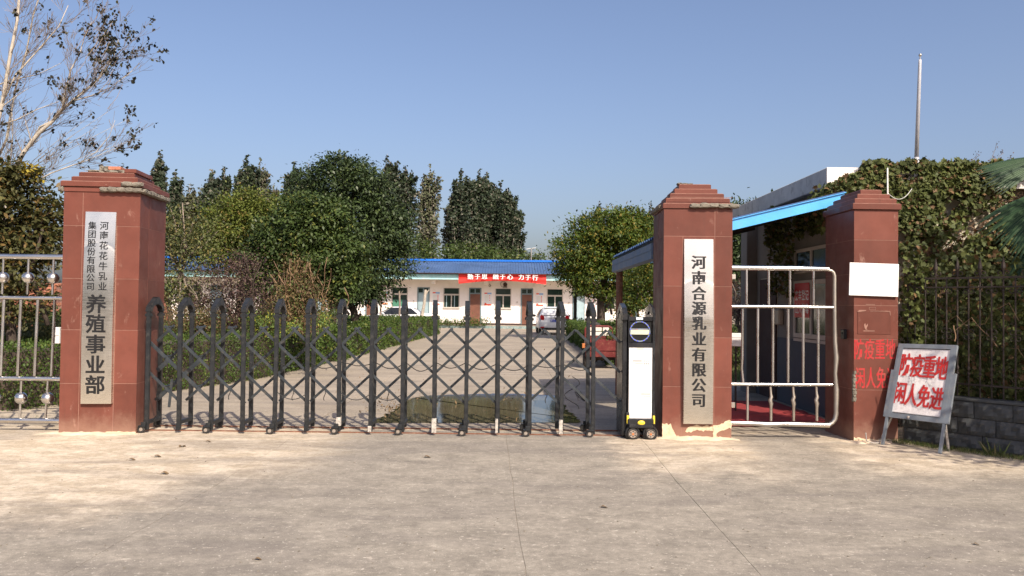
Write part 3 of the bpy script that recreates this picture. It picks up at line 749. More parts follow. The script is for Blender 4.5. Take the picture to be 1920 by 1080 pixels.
# ================================================================== FOLDING GATE
GX0 = P(277, 700, 9.97).x; SP = .3835; NP = 15; SK = -.055
GT = thing('folding_gate', 'charcoal expanding lattice gate on wheels stretched between two red pillars, with white drive unit', 'gate', (GX0, 9.97, 0), R(.5))
def post_mesh():
    m = MB(); w = .0235; dd = .41
    for y, sk in ((0, 0), (dd, SK * dd)):
        m.bbox(sk - w, sk + w, y - w, y + w, .035, 1.46, .004)
    m.bbox(-.020, .020, w, dd - w, .10, .145, .003)
    return m
def arch_mesh():
    m = MB(); dd = .41; o = [(-.032, 1.455), (-.032, 1.535), (.02, 1.578), (.17, 1.628), (.26, 1.632), (.43, 1.585), (dd + .032, 1.535), (dd + .032, 1.455)]
    inner = [(dd - .030 - 0 * k, 1.455) if k == 0 else (dd / 2 + (dd / 2 - .035) * math.cos(math.pi * k / 12), 1.455 + .100 * math.sin(math.pi * k / 12)) for k in range(0, 13)]
    # build as quads between outer and inner outlines
    def outz(y):
        pts = [(-.032, 1.49), (-.0319, 1.500), (.0, 1.530), (.195, 1.632), (.265, 1.632), (dd, 1.530), (dd + .0319, 1.500), (dd + .032, 1.49)]
        for a, b in zip(pts, pts[1:]):
            if a[0] <= y <= b[0]: return a[1] + (b[1] - a[1]) * (y - a[0]) / max(1e-6, b[0] - a[0])
        return 1.5
    ysx = [-.0319, -.015, .0, .02, .034] + [.05 + (dd - .10) * k / 12 for k in range(5)] + [.195] + [.05 + (dd - .10) * k / 12 for k in range(5, 8)] + [.265] + [.05 + (dd - .10) * k / 12 for k in range(8, 13)] + [dd - .034, dd - .02, dd, dd + .015, dd + .0319]
    def inz(y):
        if y <= .036 or y >= dd - .036: return 1.455
        u = (y - dd / 2) / (dd / 2 - .036); return 1.455 + .088 * math.sqrt(max(0, 1 - u * u))
    hw = .0315; V = []; 
    for y in ysx:
        sx = SK * y
        V += [(sx - hw, y, inz(y)), (sx + hw, y, inz(y)), (sx + hw - .004, y, outz(y)), (sx - hw + .004, y, outz(y))]
    Fc = []
    for i in range(len(ysx) - 1):
        a = i * 4; b = a + 4
        Fc += [(a, a + 1, b + 1, b), (a + 1, a + 2, b + 2, b + 1), (a + 2, a + 3, b + 3, b + 2), (a + 3, a, b, b + 3)]
    Fc += [(3, 2, 1, 0), tuple(len(V) - 4 + k for k in range(4))]
    m.add(V, Fc)
    for y in (.0, dd): m.bbox(SK * y - .040, SK * y + .040, y - .022, y + .022, 1.395, 1.430, .004)   # clamp ears
    return m
first = None
for i in range(NP):
    x = i * SP
    if i == 0:
        post = post_mesh().build('gate_post', M_GATE, GT); arch = arch_mesh().build('arch_cap', M_GATE, post)
        PDATA, ADATA = post.data, arch.data
    else:
        post = inst(PDATA, 'gate_post', GT, (x, rnd.uniform(-.012, .012), rnd.uniform(-.004, .004)), (rnd.uniform(-.006, .006), rnd.uniform(-.008, .008), rnd.uniform(-.02, .02)))
        inst(ADATA, 'arch_cap', post)
    wheel = (i % 2 == 0)
    for y in (0, .41):
        if wheel:
            xx = -.045 + SK * y; yy = y - (.045 if y == 0 else -.045)
            if i == 0 and y == 0:
                m = MB(); m.ring((0, 0, 0), .034, .013, 'y', 24, 6); m.disc((0, 0, 0), .026, .014, 'y', 16); w0 = m.build('wheel', M_RUB, post); w0.location = (xx, yy, .046); autosmooth(w0)
                m = MB(); m.disc((0, -.0085, 0), .021, .004, 'y', 14); m.disc((0, -.012, 0), .007, .005, 'y', 10); h0 = m.build('wheel_hub', M_RIM, post); h0.location = w0.location
                m = MB(); m.bbox(-.032, .050, -.020, .030, .045, .062, .003); m.bbox(-.006, .050, -.004, .020, .020, .10, .003); b0 = m.build('wheel_bracket', M_GATE, post); b0.location = (xx, yy, 0.03)
            else:
                for src in (w0, h0, b0):
                    c = inst(src.data, src.name.split('.')[0], post, (xx, yy, src.location.z))
                    if y > 0: c.rotation_euler = (0, 0, math.pi) if src is not b0 else (0, 0, 0)
        if y == 0:
            m = MB(); hh = .17 if i in (4, 6, 9, 10, 11, 13) else (.07 if not wheel else .12)
            m.bbox(-.0275, .0275 - .012 * (i % 3), -.0278, .0268, .032 if not wheel else .10, .035 + hh, .002)
            m.build('worn_foot', M_WORN if i in (6, 7, 9, 11, 13) else M_GATE, post, )
# lattice bars
zP, zs = 1.268, .3585      # peak height, fall per bay
def zbar(n): return zP - zs * n
fallv = -zs
for i in range(-1, NP):
    for sgn, yb in ((1, .045), (-1, .30)):
        x0 = (i + .5) * SP; n = 2.5
        a0, a1 = 0.0, n
        xa, xb = x0 + sgn * a0 * SP, x0 + sgn * a1 * SP
        lo, hi = 0.0, (NP - 1) * SP + .33
        f0, f1 = 0.0, 1.0
        if sgn > 0:
            if xa < lo: f0 = (lo - xa) / (xb - xa)
            if xb > hi: f1 = (hi - xa) / (xb - xa)
        else:
            if xa > hi: f0 = (xa - hi) / (xa - xb)
            if xb < lo: f1 = (xa - lo) / (xa - xb)
        if f1 - f0 < .08: continue
        def pt(f): return Vector((lerp(xa, xb, f) + SK * yb, yb + rnd.uniform(-.006, .006), zP + fallv * n * f))
        A, B = pt(f0), pt(f1)
        ex = (A - B).normalized() * .022
        if f0 == 0: A += ex
        if f1 == 1: B -= ex
        m = MB(); m.bar(A, B, .030, .016, (0, 1, 0)) if False else m.bar(A, B, .014, .031, (0, 0, 1))
        m.build('lattice_bar', M_GBAR, GT)
# missing start bars at both ends
for (xa, za, xb, zb, yb) in ((0, 1.075, SP * 2, 1.075 - 2 * zs, .045), (0, .718, SP, .36, .045), (0, .718, SP * .5, .897, .30), (0, .36, SP * 1.5, .897, .30)):
    m = MB(); m.bar((xa, yb, za), (xb, yb, zb), .014, .031); m.build('lattice_bar', M_GBAR, GT)
# pivot pins
for i in range(NP - 1):
    for zz in (zP, zP - zs, zP - 2 * zs):
        m = MB(); x = (i + .5) * SP; m.tube([(x + SK * .02, .030, zz), (x + SK * .33, .33, zz)], .010, 8); m.disc((x, .028, zz), .014, .006, 'y', 10); m.build('pivot_pin', M_GBAR, GT)
    for zz in (1.09, .73, .375):
        pass
# hanging cable loops
r2 = random.Random(12)
def cable(pts, r=.006):
    m = MB(); m.tube(pts, r, 5); return m.build('cable', M_CABLE, GT)
for i in range(3, NP - 1):
    z0 = .90 if i > 3 else .95; pts = []
    for k in range(13):
        f = k / 12; pts.append(((i + f + .02) * SP, .06 + .05 * math.sin(f * 9), .87 - (.05 + .02 * (i % 3)) * 4 * f * (1 - f) + .012 * math.sin(f * 5 + i)))
    cable(pts, .0055)
for i in (4, 5, 7, 12, 2):
    pts = [((i + .52 + .03 * math.sin(k)) * SP, .05, .53 - .022 * k) for k in range(7)]; cable(pts, .005)
for i in (4, 6, 7):
    pts = []
    for k in range(11):
        f = k / 10; pts.append(((i + f) * SP, .07, .50 - .13 * 4 * f * (1 - f) * .7)); 
    cable(pts, .005)
pts = [((13.35 + .25 * math.sin(k * .9)) * SP, .06 + .01 * k, .72 - .045 * k) for k in range(10)]; cable(pts, .006)
pts = [((13.6 + .18 * math.sin(k * 1.7)) * SP, .07, .48 + .06 * math.cos(k * 1.9)) for k in range(12)]; cable(pts, .005)
m = MB(); m.bar((.19 * SP + .2, .05, .64), (.19 * SP + .17, .05, .30), .012, .03); m.build('hanging_bar', M_GBAR, GT)
m = MB(); m.tube([(.30 * SP, .1, .62), (.18 * SP, .1, .45), (.24 * SP, .1, .22), (.05 * SP, .1, .12)], .005, 5); m.build('cable', M_CABLE, GT)

# drive unit at the right end
ux0 = P(1163, 700, 9.9).x - GX0; 
def X_(px, D=9.86): return P(px, 700, D).x - GX0
def Z_(py, px=1202, D=9.86): return P(px, py, D).z
DU = MB(); yA, yB = -.10, .42
xa, xb, xc, xd = X_(1170), X_(1180), X_(1225), X_(1235)
DU.bbox(xb, xc, yA + .03, yB, Z_(800), Z_(600), .006)
drive = DU.build('drive_unit', M_BLK, GT)
def sub(mb, name, mat, **kw): return mb.build(name, mat, drive, **kw)
m = MB()
m.bbox(xb - .010, xb + .003, yA - .012, yB, .07, Z_(590), .003); m.bbox(xc - .003, xc + .028, yA - .012, yB, .07, Z_(590), .003); m.bbox(xb - .075, xb - .014, yA + .02, yB - .02, .03, Z_(587), .008)
m.bbox(xb, xc, yA - .008, yA + .03, Z_(602), Z_(594), .003); m.bbox(xb, xc, yA - .012, yA + .03, Z_(652), Z_(643), .003)
sub(m, 'side_rail', M_BLK)
m = MB()
for xx, wd in ((xb - .050, .030), (xc + .012, .016)):
    m = MB(); pts = [(yA - .02, Z_(600)), (yA - .02, Z_(588)), (yA + .06, Z_(577)), (.16, Z_(572) + .02), (.30, Z_(578)), (.42, Z_(590)), (.42, Z_(600)), (.36, Z_(600)), (.26, Z_(588)), (.16, Z_(582)), (.08, Z_(587)), (yA + .05, Z_(598)), (yA + .05, Z_(602))]
    m.prism([(p[0], p[1]) for p in pts], xx - wd, xx + wd, 'x'); sub(m, 'arch_handle', M_BLK)
m = MB(); m.bbox(X_(1179.5), X_(1224.3), yA - .004, yA + .03, Z_(786), Z_(650), .003); sub(m, 'white_panel', M_WPAN)
m = MB(); m.bbox(X_(1181), X_(1222.5), yA + .012, yA + .030, Z_(642), Z_(603), .002); sub(m, 'display_glass', M_GLS)
cx, cz = X_(1200.5), Z_(622)
m = MB(); m.ring((cx, yA + .006, cz), .118, .0085, 'y', 40, 6); sub(m, 'display_ring', M_RING)
m = MB()
for k in range(20):
    a = 2 * math.pi * k / 20 + .1
    if k % 10 in (0, 5): continue
    m.sphere((cx + .118 * math.cos(a), yA - .003, cz + .118 * math.sin(a)), .0075, 8, 5)
sub(m, 'diode', M_LED)
m = MB(); m.bbox(cx - .110, cx + .110, yA + .002, yA + .014, cz - .036, cz + .022, .002); sub(m, 'display_strip', M_LCD)
m = MB(); m.box(cx - .105, cx + .100, yA - .0002, yA + .0018, cz + .022, cz + .036); sub(m, 'display_border', M_RING)
m = MB()
for k in (-.075, -.045, -.035, .055): m.box(cx + k, cx + k + .008, yA - .0015, yA - .0004, cz + .024, cz + .029)
sub(m, 'red_mark', M_REDP)
m = MB(); m.bbox(X_(1193), X_(1206), yA - .014, yA - .0125, Z_(600), Z_(595), .0005); sub(m, 'type_label', M_LAB)
def rrect(mb, x0, x1, z0, z1, y, w=.003, r=.018, open_right=False):
    pts = []
    for (ccx, ccz, a0) in ((x1 - r, z1 - r, 0), (x0 + r, z1 - r, 90), (x0 + r, z0 + r, 180), (x1 - r, z0 + r, 270)):
        if open_right and a0 in (0, 270): pts.append(((x1), (z1 if a0 == 0 else z0))); continue
        for k in range(5): a = R(a0 + k * 22.5); pts.append((ccx + r * math.cos(a), ccz + r * math.sin(a)))
    n = len(pts)
    for i in range(n):
        if open_right and i == n - 1: continue
        a, b = pts[i], pts[(i + 1) % n]; mb.bar((a[0], y, a[1]), (b[0], y, b[1]), .0006, w, (0, 1, 0)) if False else mb.bar((a[0], y, a[1]), (b[0], y, b[1]), w, .0006, (0, -1, 0))
def sticker(px0, py0, px1, py1, opn):
    m = MB(); x0, x1 = X_(px0), X_(px1); z1, z0 = Z_(py0), Z_(py1); y = yA - .0050
    rrect(m, x0, x1, z0, z1, y, open_right=opn); W = .223
    hgt = z1 - z0
    m.box(x0 + .004, x0 + .11, y - .0002, y, z1 - hgt * .36, z1 - hgt * .26)
    for k in range(9 if not opn else 8): m.box(x0 + .03 + k * .0105, x0 + .038 + k * .0105, y - .0002, y, z1 - hgt * .56, z1 - hgt * .49)
    if not opn:
        for k in range(3): m.box(x0 + .135 + k * .022, x0 + .149 + k * .022, y - .0002, y, z1 - hgt * .36, z1 - hgt * .27)
        for k in range(3): m.box(x0 + .137 + k * .024, x0 + .153 + k * .024, y - .0002, y, z1 - hgt * .60, z1 - hgt * .47)
        m.box(x0 + .004, x1 - .004, y - .0002, y, z1 - hgt * .43, z1 - hgt * .415)
    for k in range(7): m.box(x0 + .06 + k * .010, x0 + .066 + k * .010, y - .0002, y, z1 - hgt * .16, z1 - hgt * .12)
    sub(m, 'printed_sticker', M_GREYL)
sticker(1187.3, 670, 1221.8, 693.5, False); sticker(1203.6, 732.5, 1224.1, 755.5, True)
m = MB(); m.box(X_(1195), X_(1208), yA - .0050, yA - .0042, Z_(657.5), Z_(651.5)); sub(m, 'small_note', M_FAINT)
m = MB(); m.bbox(xb - .012, xc + .012, yA - .05, yA + .05, Z_(797), Z_(786), .008); m.bbox(xb, xc, yA - .065, yA + .06, Z_(803), Z_(796), .008)
for px in (1187.5, 1220.8):
    m.ring((X_(px), yA - .03, .072), .078, .014, 'y', 20, 6)
sub(m, 'bumper', M_BLK)
m = MB(); m.sphere((X_(1203.3), yA - .050, Z_(793.3)), (.045, .014, .030), 18, 10); sub(m, 'yellow_emblem', M_YEL, smooth=True)
for px in (1178.5, 1227.5):
    m = MB(); m.bbox(X_(px) - .013, X_(px) + .013, yA - .032, yA - .014, Z_(795.5), Z_(780), .004); sub(m, 'reflector', M_YEL)
    m = MB(); m.bbox(X_(px) - .020, X_(px) + .020, yA - .018, yA + .03, Z_(799), Z_(774), .006); sub(m, 'corner_guard', M_BLK)
for px in (1187.5, 1220.8):
    for yy in (yA - .055, .36):
        m = MB(); m.ring((X_(px), yy, .066), .050, .017, 'y', 28, 8); m.disc((X_(px), yy, .066), .040, .020, 'y', 20); autosmooth(sub(m, 'wheel', M_RUB))
        m = MB(); m.disc((X_(px), yy - .012, .066), .046, .006, 'y', 24)
        for k in range(6):
            a = k * math.pi / 3
        sub(m, 'wheel_rim', M_RIM)
        m = MB()
        for k in range(6):
            a = k * math.pi / 3 + .5; m.disc((X_(px) + .030 * math.cos(a), yy - .0162, .066 + .030 * math.sin(a)), .0085, .003, 'y', 8)
        sub(m, 'rim_opening', M_RUB)
        m = MB(); m.disc((X_(px), yy - .017, .066), .014, .008, 'y', 10); sub(m, 'wheel_hub', M_ORG)
m = MB(); m.bbox(xb - .02, xc + .02, .05, yB + .03, .09, .20, .01); sub(m, 'chassis', M_BLK)

# ================================================================== STAINLESS FENCE BESIDE THE PILLAR
FD = 9.99; fx0 = P(-190, 700, FD).x; fx1 = P(117, 700, FD).x
FN = thing('steel_fence', 'polished tube fence with steel balls between two rails', 'fence', (fx0, FD, 0))
def FZ(py, px=60): return P(px, py, FD).z
def FX(px): return P(px, 700, FD).x - fx0
rails = [(481.5, .032), (558.5, .021), (710, .026), (788.5, .031)]
for py, r in rails:
    m = MB(); m.tube([(0, 0, FZ(py)), (fx1 - fx0 + .02, 0, FZ(py))], r, 16, True); autosmooth(m.build('rail', M_STEEL, FN))
def tubebar(par, x0, z0, x1, z1, r, mat, name='bar', y=0, rings=()):
    m = MB(); m.tube([(x0, y, z0), (x1, y, z1)], r, 10)
    for f in rings: m.ring((lerp(x0, x1, f), y, lerp(z0, z1, f)), r, .0028, 'z', 10, 4)
    return autosmooth(m.build(name, mat, par))
RG = [.38, .40, .42, .53, .55, .57, .59, .66, .68, .70]
for k in range(7):
    px = 95.5 - 47.3 * k
    if px > -190: 
        tubebar(FN, FX(px - .6), FZ(552), FX(px + .5), FZ(486), .0135, M_STEEL)
        m = MB(); m.sphere((FX(px), 0, FZ(521)), .070, 24, 14); m.build('ball', M_STEEL, FN, smooth=True)
for k in range(10):
    px = 99 - 31.8 * k
    if px > -190: tubebar(FN, FX(px - 2.3), FZ(705), FX(px + .6), FZ(562), .0175, M_STEEL, rings=RG)
for k in range(6):
    px = 90.6 - 50 * k
    if px > -190:
        tubebar(FN, FX(px - 2.5 + (1 if k else -1)), FZ(784), FX(px), FZ(714), .0145, M_STEEL)
        m = MB(); m.sphere((FX(px), 0, FZ(746.5)), .072, 24, 14); m.build('ball', M_STEEL, FN, smooth=True)
for px in (-150,):
    m = MB(); m.bbox(FX(px) - .03, FX(px) + .03, .035, .095, -.02, FZ(478), .004); m.build('fence_post', M_STEEL, FN)
t = thing('junction_box', 'small dented grey box hung by the fence beside the red pillar', 'box', P(107.5, 629, 10.08))
m = MB(); m.bbox(-.035, .03, -.01, .05, -.10, .10, .006); m.build('box_body', M_WPAN, t); m = MB(); m.box(-.03, .025, -.013, -.0105, -.004, .002); m.build('lid_seam', M_GREYL, t)

# ================================================================== PEDESTRIAN GATE
PD = 10.04; PG = thing('pedestrian_gate', 'battered stainless tube wicket gate with rounded corners', 'gate', (P(1373, 700, PD).x, PD, 0)); pgx = PG.location.x
def QX(px, py=700): return P(px, py, PD).x - pgx
def QZ(py, px=1470): return P(px, py, PD).z
def qpt(px, py): q = P(px, py, PD); return (q.x - pgx, 0, q.z)
def qtube(pts, r, name, mat=M_STEEL, n=14): m = MB(); m.tube([qpt(*p) for p in pts], r, n); return autosmooth(m.build(name, mat, PG), 50)
qtube([(1369, 502), (1430, 503), (1500, 503.5), (1553, 505)], .031, 'top_rail')
qtube([(1553, 506.5), (1559, 507.5), (1563, 511), (1565, 517), (1565, 575), (1566, 640), (1568.5, 670), (1566.5, 700), (1568.5, 730), (1568, 775), (1566, 786), (1561, 793), (1554, 796.5)], [.018, .018, .019, .021, .023, .024, .030, .022, .031, .029, .027, .026, .027], 'stile', M_STEELD)
qtube([(1369, 574.5), (1470, 575), (1562, 576.5)], .020, 'middle_rail')
qtube([(1369, 720), (1470, 721), (1560, 721.5)], .021, 'middle_rail')
qtube([(1369, 793), (1410, 793.8), (1440, 796), (1470, 795), (1555, 797)], [.030, .030, .034, .031, .031], 'bottom_rail')
for px in (1398.8, 1440.5, 1480.5, 1524.8): tubebar(PG, QX(px + .4), QZ(571), QX(px), QZ(507), .0155, M_STEEL)
for k, px in enumerate((1392.5, 1420.5, 1449, 1477.5, 1505.8, 1534)):
    if k == 0: qtube([(1392.5, 579), (1392, 670), (1391, 690), (1393.5, 716)], [.0165, .017, .014, .016], 'bar')
    else: tubebar(PG, QX(px + .3), QZ(717), QX(px), QZ(579), .0165, M_STEEL, rings=RG[3:])
for px, b in ((1402, 0), (1445, 1), (1487.5, 1), (1531, 1)):
    if not b: tubebar(PG, QX(px), QZ(789), QX(px), QZ(725), .0165, M_STEEL)
    else: qtube([(px - .5, 725), (px + .3, 738), (px + 1.5, 744), (px - 1.0, 750), (px + 1, 757), (px + .7, 763), (px + .5, 789)], [.015, .015, .021, .024, .025, .019, .016], 'dented_bar', M_STEELD, 9)
for py in (520, 760):
    m = MB(); m.bbox(-.06, .03, -.03, .03, QZ(py) - .03, QZ(py) + .03, .004); m.build('hinge', M_STEELD, PG)
# ================================================================== NOTICE BOARD ON LEGS
BL_, BR_ = Vector((4.33, 9.72, 0)), Vector((4.745, 9.10, 0))
TL_, TR_ = Vector((4.615, 9.885, 1.165)), Vector((5.025, 9.28, 1.178))
BD = thing('notice_board', 'white board with two rows of red brushed characters in a blue-grey frame on legs', 'notice board', ((BL_ + BR_) / 2))
bn = (BR_ - BL_).cross(TL_ - BL_).normalized()
if bn.y > 0: bn = -bn                                        # towards the viewer
bw = (BR_ - BL_).length; bh = (TL_ - BL_).length
def B(u, v, n=0.0): return BL_.lerp(BR_, u).lerp(TL_.lerp(TR_, u), v) + bn * n
def bbar(mb, a, b, w, d, n=0.0): mb.bar(B(a[0], a[1], n), B(b[0], b[1], n), w, d, bn)
mt = M_GFRM; v0 = .275; nv = .74
m = MB(); bbar(m, (.045, 0), (.045, 1.0), .030, .03); m.build('leg', mt, BD, world=True)
m = MB(); bbar(m, (.955, 0), (.955, 1.0), .030, .03); m.build('leg', mt, BD, world=True)
m = MB(); bbar(m, (.03, .985), (.97, .985), .050, .032, .001); m.build('frame_rail', mt, BD, world=True)
m = MB(); bbar(m, (-.01, v0 + .02), (1.01, v0 + .02), .055, .034, .001); m.build('frame_rail', mt, BD, world=True)
for u, s in ((.08, 1), (.92, -1)):
    m = MB(); bbar(m, (u, v0 + .04), (u, .965), .052, .030, .002); m.build('frame_stile', mt, BD, world=True)
    m = MB(); bbar(m, (u - s * .075, v0), (u - s * .075, nv), .040, .028, .0); m.build('frame_stile', mt, BD, world=True)
m = MB(); n_ = 10; V = [B(lerp(.105, .895, i / n_), lerp(v0 + .055, .957, j / n_), .006 + .004 * math.sin(i * 1.3) * math.sin(j)) for j in range(n_ + 1) for i in range(n_ + 1)]
m.add(V, [(j * (n_ + 1) + i, j * (n_ + 1) + i + 1, (j + 1) * (n_ + 1) + i + 1, (j + 1) * (n_ + 1) + i) for j in range(n_) for i in range(n_)])
m.add([B(.1, v0 + .05, -.006), B(.9, v0 + .05, -.006), B(.9, .96, -.006), B(.1, .96, -.006)], [(0, 1, 2, 3)])
m.build('board', M_BOARD, BD, world=True)
def bchar(ch, u, v, w, h, mat, off, name='painted_character', n=.013, fat=.0):
    mb = MB(); put_char(mb, ch, 0, 0, w, h, 0, off, fat, fn=lambda p: tuple(B(u + p[0] / bw, v + p[2] / bh, n - p[1])))
    mb.build(name, mat, BD, world=True)
for i, ch in enumerate('防疫重地'): bchar(ch, (.205, .40, .595, .79)[i], .800 - .006 * i, .158, .285, M_REDP, .012, fat=.0045)
for i, ch in enumerate('闲人免进'): bchar(ch, (.195, .385, .585, .785)[i], .520 - .008 * i, .150, .275, M_REDP, .012, fat=.0045)
for ch, u, v in (('投', .36, .655), ('入', .62, .655)): bchar(ch, u, v, .10, .11, M_WHITE, .005, 'faded_character', .0125)
for a, b in (((4.33 + .075, 9.72 + .16), .10), ((4.745 + .17, 9.10 + .20), .94)):
    m = MB(); m.bar((a[0] + .0, a[1], 0), B(b, v0 + .02, -.02), .022, .022, (0, 1, 0)); m.build('rear_strut', M_WORN, BD, world=True)
m = MB(); m.bar((4.34, 9.74, .03), (4.41, 9.88, .02), .018, .018); m.tube([(4.20, 9.80, .12), (4.19, 9.76, .03), (4.25, 9.72, .012), (4.33, 9.73, .012)], .008, 5); m.build('foot_brace', M_WORN, BD, world=True)
m = MB(); q = B(.40, v0 + .02, .02); m.bbox(q.x - .012, q.x + .012, q.y - .01, q.y + .01, q.z - .02, q.z + .01, .003); m.build('latch', M_WORN, BD, world=True)

# ================================================================== LOW BLOCK WALL AND IRON FENCE
WA = (4.70, 9.86); WR = math.atan2(-.788, .616)
RW = thing('block_wall', 'low wall of dark rough-faced blocks carrying the iron fence', 'wall', (WA[0], WA[1], 0), WR)
WLEN = 4.2
m = MB(); m.box(-.05, WLEN, .025, .24, -.05, .56); m.build('core', M_MORT, RW)
def rough_block(L_, H_, seed):
    r2 = random.Random(seed); nx, nz = 8, 4; mb = MB(); V = []
    for j in range(nz + 1):
        for i in range(nx + 1):
            e = min(i, nx - i, j * 2, (nz - j) * 2); b = 0 if e == 0 else (.012 + .016 * r2.random() + .010 * math.sin(i * 1.7 + j * 1.1 + seed))
            V.append((L_ * i / nx, -b, H_ * j / nz))
    Fc = [(j * (nx + 1) + i, j * (nx + 1) + i + 1, (j + 1) * (nx + 1) + i + 1, (j + 1) * (nx + 1) + i) for j in range(nz) for i in range(nx)]
    k = len(V); V += [(0, .03, 0), (L_, .03, 0), (L_, .03, H_), (0, .03, H_)]
    Fc += [tuple(range(0, nx + 1))[::-1] + (k, k + 1)[0:0]] if False else []
    mb.add(V, Fc)
    mb.add([(0, 0, 0), (L_, 0, 0), (L_, .03, 0), (0, .03, 0), (0, 0, H_), (L_, 0, H_), (L_, .03, H_), (0, .03, H_)], [(3, 2, 1, 0), (4, 5, 6, 7), (1, 2, 6, 5), (3, 0, 4, 7)])
    return mb
for r in range(3):
    x = -.02 - (.0, .22, .05)[r]; k = 0
    while x < WLEN - .3:
        Lb = rnd.choice((.40, .44, .42)); mb = rough_block(Lb - .008, .178, r * 50 + k); xx = x
        if xx < -.06: mb = rough_block(Lb + xx + .05, .178, r * 50 + k); Lb2 = 0; xx = -.05
        o = mb.build('stone_block', M_GBRK, RW); o.location = (xx, rnd.uniform(-.006, .004), .004 + r * .187)
        x += Lb; k += 1
m = MB(); m.bbox(-.06, WLEN, -.015, .25, .562, .590, .004); m.build('coping', M_GBRK, RW)
IF = thing('iron_fence', 'dark rusty wrought iron fence with spear points', 'fence', (WA[0], WA[1], 0), WR)
for z, w in ((1.95, .022), (1.845, .016), (.74, .018)):
    m = MB(); m.bar((-.02, .12, z), (WLEN, .12, z), .03, w); m.build('rail', M_IRON, IF)
for i in range(32):
    x = .05 + i * .122
    if x > WLEN - .1: break
    m = MB(); m.tube([(x, .12, .60), (x, .12, 1.97)], .0095, 6); m.sphere((x, .12, .92), (.018, .018, .03), 8, 6); m.sphere((x, .12, 1.80), (.015, .015, .02), 8, 6); m.sphere((x, .12, .86), (.02, .02, .02), 8, 6)
    m.build('bar', M_IRON, IF)
    if i % 2 == 0:
        m = MB(); m.tube([(x, .12, 1.96), (x, .12, 2.02), (x, .12, 2.055), (x, .12, 2.075), (x, .12, 2.19)], [.009, .009, .026, .024, .001], 6); m.ring((x - .035, .12, 2.0), .024, .005, 'y', 12, 4); m.ring((x + .035, .12, 2.0), .024, .005, 'y', 12, 4)
        m.build('spear_point', M_IRON, IF)
    else:
        m = MB()
        for s in (-1, 1):
            m.ring((x + s * .03, .12, 1.34), .026, .0045, 'y', 12, 4); m.ring((x + s * .028, .12, 1.27), .022, .0045, 'y', 12, 4)
            m.ring((x + s * .034, .12, 1.795), .024, .005, 'y', 12, 4)
        m.build('scroll', M_IRON, IF)
m = MB(); m.bbox(-.04, .0, .10, .14, .58, 2.05, .003); m.build('fence_post', M_IRON, IF)
Mwall = WM[RW.name]
def wl_(x, y, z): return Mwall @ Vector((x, y, z))

# ================================================================== GATEHOUSE
GH = thing('gatehouse', 'gatehouse with flat roof slab and blue lean-to edge behind the narrow pillar', 'building', (4.6, 11.8, 0))
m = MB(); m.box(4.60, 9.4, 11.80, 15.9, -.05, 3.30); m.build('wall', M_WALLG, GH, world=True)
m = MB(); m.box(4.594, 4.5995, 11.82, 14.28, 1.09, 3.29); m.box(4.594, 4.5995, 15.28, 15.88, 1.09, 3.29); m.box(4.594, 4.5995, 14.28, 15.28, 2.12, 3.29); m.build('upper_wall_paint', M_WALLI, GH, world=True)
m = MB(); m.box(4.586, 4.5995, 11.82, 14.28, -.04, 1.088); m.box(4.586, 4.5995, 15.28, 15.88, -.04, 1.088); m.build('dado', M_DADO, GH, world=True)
m = MB(); m.bbox(4.42, 9.6, 11.62, 16.9, 3.302, 3.575, .01); m.build('roof_slab', M_SLAB, GH, world=True)
m = MB(); m.box(4.42, 9.6, 11.610, 11.618, 3.305, 3.575); m.build('parapet_face', M_WALLW, GH, world=True)
m = MB(); m.bbox(4.40, 4.60, 15.50, 15.90, -.04, 3.29, .01); m.build('pier', M_WALLI, GH, world=True)
m = MB(); m.box(4.570, 4.5935, 14.32, 15.24, .0, 2.1); d_ = m.build('door', M_BASE, GH, world=True)
def wframe(par, ya, yb, z0, z1, mull, x=4.59, w=.05, mat=M_WFRM):
    f = MB(); f.box(x - .035, x, ya, ya + w, z0, z1); f.box(x - .035, x, yb - w, yb, z0, z1); f.box(x - .034, x, ya + w, yb - w, z0, z0 + w); f.box(x - .034, x, ya + w, yb - w, z1 - w, z1)
    for mm in mull: f.box(x - .033, x, mm - w / 2, mm + w / 2, z0 + w, z1 - w)
    o = f.build('window', mat, par, world=True)
    edges = [ya + w] + sorted(mull) + [yb - w]
    for a, b in zip(edges, edges[1:]):
        p = MB(); p.box(x - .012, x - .002, a + .001 + (w / 2 if a != ya + w else 0), b - .001 - (w / 2 if b != yb - w else 0), z0 + w + .001, z1 - w - .001); p.build('pane', M_WGLS, o, world=True)
    return o
wframe(GH, 11.95, 13.35, 2.14, 2.52, [12.62]); wframe(GH, 11.95, 13.38, 1.12, 2.02, [12.62], w=.07)
m = MB(); m.box(4.572, 4.5935, 11.9, 13.42, 1.06, 1.105); m.build('sill', M_WFRM, GH, world=True)
m = MB(); m.bbox(4.50, 4.5935, 13.95, 14.20, 1.30, 1.57, .02); m.build('meter_box', paint('beige_box', (.45, .40, .30), .5, .1, 5), GH, world=True)
t = thing('registration_sign', 'red window sign with white characters asking visitors to register', 'sign', (4.55, 13.0, 1.45))
m = MB(); m.box(4.546, 4.550, 12.64, 13.30, 1.44, 1.98); m.build('sign_sheet', M_SIGR, t, world=True)
for row, txt in ((1.79, '来车登记'), (1.58, '出入消毒')):
    for i, ch in enumerate(txt):
        m = MB(); put_char(m, ch, 0, 0, .15, .17, 0, .015, fn=lambda p: (4.5445, 13.20 - i * .155 - p[0], row + p[2])); m.build('character', M_WPAN, t, world=True)
CP = thing('lean_to', 'open lean-to roof with sky blue front flashing and slate blue side gutter', 'shelter', (1.75, 11.0, 0))
def rz_(x): return 2.44 + (x - 1.75) * (3.085 - 2.44) / (4.33 - 1.75)
m = MB(); nY = 120; V = []; Fc = []
